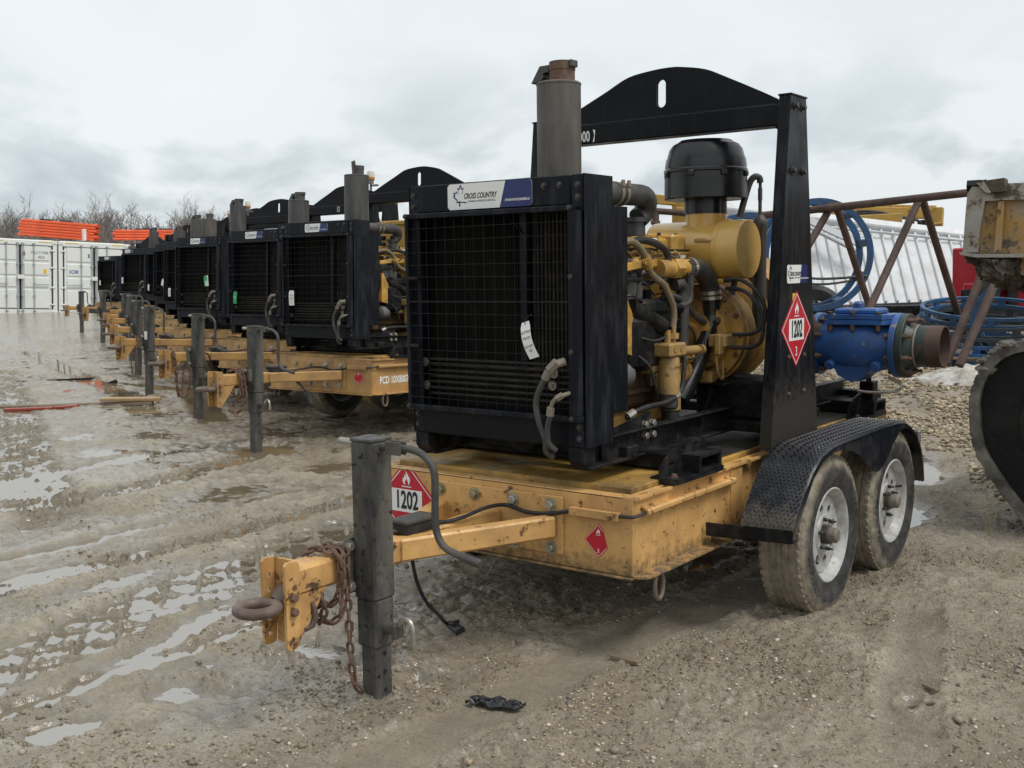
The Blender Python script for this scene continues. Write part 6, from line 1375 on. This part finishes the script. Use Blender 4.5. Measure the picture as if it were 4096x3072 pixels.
for i_ in range(0, len(pl_), 3):
    tg_ = (pl_[(i_ + 1) % len(pl_)] - pl_[i_ - 1]).normalized(); nn = Vector((tg_.y, -tg_.x, 0)); nn = nn if nn.dot(pl_[i_] - cen) > 0 else -nn; q = pl_[i_] + nn * .02; part('track_lug', MB().bar(LP_(q.x, q.y, -.015), LP_(q.x, q.y, .405), .05, .008, .003, (nn.x * ux + Vector((0, 0, nn.y)))), M_trackm, bt)
def disc(u, v, r, d0, d1, nm, mt): return part(nm, MB().lathe([(0, 0), (r * .35, 0), (r * .4, .03), (r * .85, .035), (r * .9, 0), (r, 0), (r, d1 - d0), (0, d1 - d0)], LP_(u, v, d0), uy, 36), mt, LD)
cr2 = MB(); rs2 = random.Random(5); bv2, bf2 = ico(3)
for k in range(34):
    q_ = pl_[12 + k % 30]; rr2 = rs2.uniform(.018, .045); c2 = LP_(q_.x + rs2.uniform(-.02, .03), q_.y + rs2.uniform(.0, .025), rs2.uniform(.0, .34)); nn2 = 1 + .6 * perlin(bv2[:, 0] * 2 + k, bv2[:, 1] * 2 + bv2[:, 2], 5) + .3 * perlin(bv2[:, 0] * 6 + k, bv2[:, 1] * 6 + bv2[:, 2] * 4, 6); cr2.add([tuple(np.array(c2) + v * np.array((1.4, 1.4, .6)) * s_ * rr2) for v, s_ in zip(bv2, nn2)], [tuple(f) for f in bf2])
part('dried_crust', cr2, M_crust, bt, ang=60)['kind'] = 'stuff'
disc(.55, -.02, .33, .02, .30, 'idler', M_track); disc(.95, -.50, .14, .05, .30, 'roller', M_track); disc(1.0, .05, .26, .05, .30, 'sprocket', M_track)
part('track_frame', MB().bar(LP_(.35, -.1, .18), LP_(1.1, -.15, .18), .22, .34, .02), M_track, LD)
part('dark_loop_fill', MB().prism([(q_.x * .985 + .012, q_.y * .985) for q_ in pl_], 'z', 0, .02, M=Matrix(((ux.x, 0, uy.x, (A0 - lo).x + uy.x * .06), (ux.y, 0, uy.y, (A0 - lo).y + uy.y * .06), (0, 1, 0, (A0 - lo).z), (0, 0, 0, 1)))), M_track, LD)  # black sheet added to stand for the dark undercarriage inside the loop
part('body', MB().bar(LP_(1.0, .75, .75), LP_(2.6, .75, .75), 1.1, .9, .04), M_my, LD); part('cab', MB().bar(LP_(1.3, 1.6, .75), LP_(2.2, 1.6, .75), .95, .9, .05), M_skid, LD); part('lift_arm', MB().bar(LP_(.75, 1.05, .6), LP_(2.3, 1.35, .3), .12, .2, .02), M_my, LD)
bt2 = belt(-.02, .012, 1.10, 1.5, 'track_belt', M_track)
# bucket, outlined in the plane that faces the yard
kb = 5.9 * 1.8517 / FPX; B0 = at(2090, 470, 5.9)
def BK(x, y, d): return B0 + ux * ((x - 2090) * kb) + Vector((0, 0, -(y - 470) * kb)) + uy * d - lo
def slab(pts, d0, d1, nm, mt):
    n = len(pts); mb = MB().add([BK(x, y, d0) for x, y in pts] + [BK(x, y, d1) for x, y in pts], [tuple(range(n)), tuple(range(n, 2 * n))[::-1]] + [(i_, i_ + n, (i_ + 1) % n + n, (i_ + 1) % n) for i_ in range(n)]); return part(nm, mb, mt, bk)
bk = part('bucket', MB().add([BK(x, y, d) for d in (.05, 1.3) for x, y in ((2086, 420), (2096, 398), (2330, 405), (2400, 470), (2360, 560), (2250, 600), (2150, 590), (2084, 540))], [tuple(range(8)), tuple(range(8, 16))[::-1]] + [(i_, i_ + 8, (i_ + 1) % 8 + 8, (i_ + 1) % 8) for i_ in range(8)]), M_buck, LD)
slab([(2082, 545), (2085, 470), (2088, 420), (2100, 400), (2118, 400), (2124, 436), (2115, 500), (2113, 545)], .0, .05, 'side_cutter', M_buckg); slab([(2118, 400), (2330, 405), (2330, 436), (2124, 436)], .0, .05, 'top_lip', M_buckg); slab([(2150, 438), (2162, 438), (2158, 545), (2144, 545)], .01, .05, 'stiffener', M_buck)
slab([(2078, 544), (2118, 549), (2330, 552), (2330, 560), (2112, 556), (2082, 550)], -.06, .06, 'cutting_edge', M_buckg); slab([(2120, 394), (2162, 390), (2166, 418), (2124, 420)], -.03, .10, 'hinge_block', M_mudc); slab([(2108, 398), (2122, 396), (2138, 420), (2128, 420)], -.04, -.01, 'link_arm', M_buckg)
part('pin_nut', MB().lathe([(.012, 0), (.034, 0), (.034, .07), (0, .07)], BK(2086, 402, .03), ux, 6).cyl(BK(2096, 402, .03), BK(2125, 398, .03), .022, 12), M_skid, bk)
bv, bf = ico(4); base = [(2098, 560), (2125, 570), (2150, 585), (2180, 592), (2215, 590), (2250, 590), (2290, 585), (2330, 575)]; mv = MB()
for x, y in [(x + random.uniform(-10, 10), y + random.uniform(-16, 14)) for x, y in base * 5] + [(2140, 575), (2170, 600), (2200, 608), (2150, 590)]:
    dd = random.uniform(.0, .5); rr_ = random.uniform(.04, .085) * (.6 if x < 2110 else 1); c = BK(x, y, dd); n = 1 + .55 * perlin(bv[:, 0] * 2.2 + x, bv[:, 1] * 2.2 + bv[:, 2] * 1.7 + y, 3) + .4 * perlin(bv[:, 0] * 7 + bv[:, 2] * 3, bv[:, 1] * 7 + y, 4); n += .25 * perlin(bv[:, 0] * 15 + bv[:, 2] * 9, bv[:, 1] * 17 + x, 9); mv.add([tuple(np.array(c) + v * k * rr_) for v, k in zip(bv, n)], [tuple(f) for f in bf])
part('caked_mud', mv, M_mudc, bk, ang=60)['kind'] = 'stuff'

# dirty snow ridge and straw
xs = np.linspace(-1, 1, 60); X, Y = np.meshgrid(xs, xs); sc_ = hit(2085, 822); u = X * .8; v_ = Y * .42
wx_ = sc_.x + ux.x * u + uy.x * v_ - .35 * u * uy.x * 0; wy_ = sc_.y + ux.y * u + uy.y * v_
hh = np.clip(1 - (X ** 2 + Y ** 2) - .75 * np.abs(perlin(X * 2.3, Y * 2.3, 50)) - .2 * np.abs(perlin(X * 6, Y * 6, 51)), -.3, 1) * .20 + .01 * perlin(X * 20, Y * 20, 52); hh *= 1 + .8 * X
gzv = ground_h(wx_.ravel(), wy_.ravel())[0]; i = np.arange(59)[:, None] * 60; j = np.arange(59)[None, :]
sm = np_mesh('snow_patch', np.stack([wx_.ravel(), wy_.ravel(), gzv + hh.ravel() - .03], 1), np.stack([i + j, i + j + 1, i + 61 + j, i + 60 + j], -1).reshape(-1, 4)); sm.materials.append(M_snow); tag(place('snow_patch', sm), 'dirty melting snow on the gravel beside the loader track', None, None, 'stuff')
st0 = at(2135, 1130, 6.0); sg = thing('dry_stalk', 'thin dry straw stalks standing in the gravel below the loader track', 'stalk', (st0.x, st0.y, gz(st0.x, st0.y)))
for k in range(7): part('stem', MB().tube([(random.uniform(-.02, .02), random.uniform(-.02, .02), -.01), (random.uniform(-.05, .05), random.uniform(-.05, .05), .12), (random.uniform(-.10, .10), random.uniform(-.08, .08), random.uniform(.08, .24))], .0016, 4), M_straw, sg)


# ------------------------------------------------------------------ litter on the mud
def on_ground(x, y, d=0): return Vector((x, y, gz(x, y) + d))


def stick(name, label, cat, a, b, w_, h_, mat, d=.006, group=None):
    pa, pb_ = on_ground(*a, d), on_ground(*b, d); mb = MB(); t = pa; n = 5; P = [(pb_ - pa) * (k / n) for k in range(n + 1)]; mb.bar(P[0], P[-1], w_, h_, min(w_, h_) * .2)
    for i_ in range(0, len(mb.v)): v = Vector(mb.v[i_]); mb.v[i_] = tuple(v + Vector((math.sin(v.x * 61), math.cos(v.y * 47), math.sin(v.z * 83))) * w_ * .05)
    o = part(name, mb, mat, None); o.location = t; return tag(o, label, cat, group)


stick('timber_offcut', 'short weathered timber offcut half sunk in mud below the tie-down ring', 'timber', (.555, -.005), (.70, -.045), .035, .022, M_wood)
stick('wood_chip', 'small dark wood chip near the right picture edge', 'wood', (1.60, .40), (1.66, .36), .018, .010, M_wood); stick('wood_chip', 'curved bark strip lying near the right tyre track', 'wood', (1.60, .22), (1.68, .25), .014, .008, M_wood)
stick('twig', 'thin twig on the mud right of the timber offcut', 'twig', (.86, .10), (.94, .13), .006, .006, M_wood); stick('twig', 'bent twig beside the hitch ring', 'twig', (-.62, -.42), (-.50, -.55), .006, .006, M_wood)
stick('timber_plank', 'long wet brown plank at the left beside red boards', 'plank', (-8.05, 3.95), (-10.2, 2.2), .09, .035, M_wood, .03); stick('timber_plank', 'pale split plank end lying on the long brown plank', 'plank', (-8.0, 4.02), (-8.5, 3.58), .12, .03, M_woodp, .05)
stick('red_board', 'upper red painted board lying in a puddle', 'board', (-8.55, 3.32), (-9.10, 2.88), .10, .025, M_redpl, .012); stick('red_board', 'lower red painted board lying in a puddle', 'board', (-8.62, 3.06), (-9.02, 2.72), .08, .025, M_redpl, .012)
stick('iron_rod', 'long black rod lying on the mud at the left', 'rod', (-11.3, 5.25), (-12.0, 4.45), .035, .035, M_skid, .02); stick('black_block', 'small black block near the rod', 'block', (-10.6, 5.15), (-10.72, 5.05), .08, .07, M_skid, .02)
stick('timber_board', 'pale board lying on the gravel bank under the blue valve', 'board', tuple(hit(1795, 848).xy), tuple(hit(1842, 812).xy), .10, .03, M_wood, .05)
n = 16; q = on_ground(.46, -.61, .004); V = []; F = []
for i_ in range(n):
    for j in range(n):
        a, b = i_ / (n - 1) - .5, j / (n - 1) - .5; V.append((a * .17 + .02 * math.sin(b * 9), b * .075 * (1 - .7 * abs(a)) + .012 * math.sin(a * 14), .010 + .012 * math.sin(a * 19 + b * 7) * math.cos(b * 23) + .004 * random.random()))
for i_ in range(n - 1):
    for j in range(n - 1): F.append((i_ * n + j, i_ * n + j + 1, (i_ + 1) * n + j + 1, (i_ + 1) * n + j))
pm = MB().add(V, F).mesh('plastic_scrap', M_plas); po = place('plastic_scrap', pm, None, q, (0, 0, .35)); sol = po.modifiers.new('thickness', 'SOLIDIFY'); sol.thickness = .0012; tag(po, 'crumpled black plastic scrap on the mud in front', 'plastic')
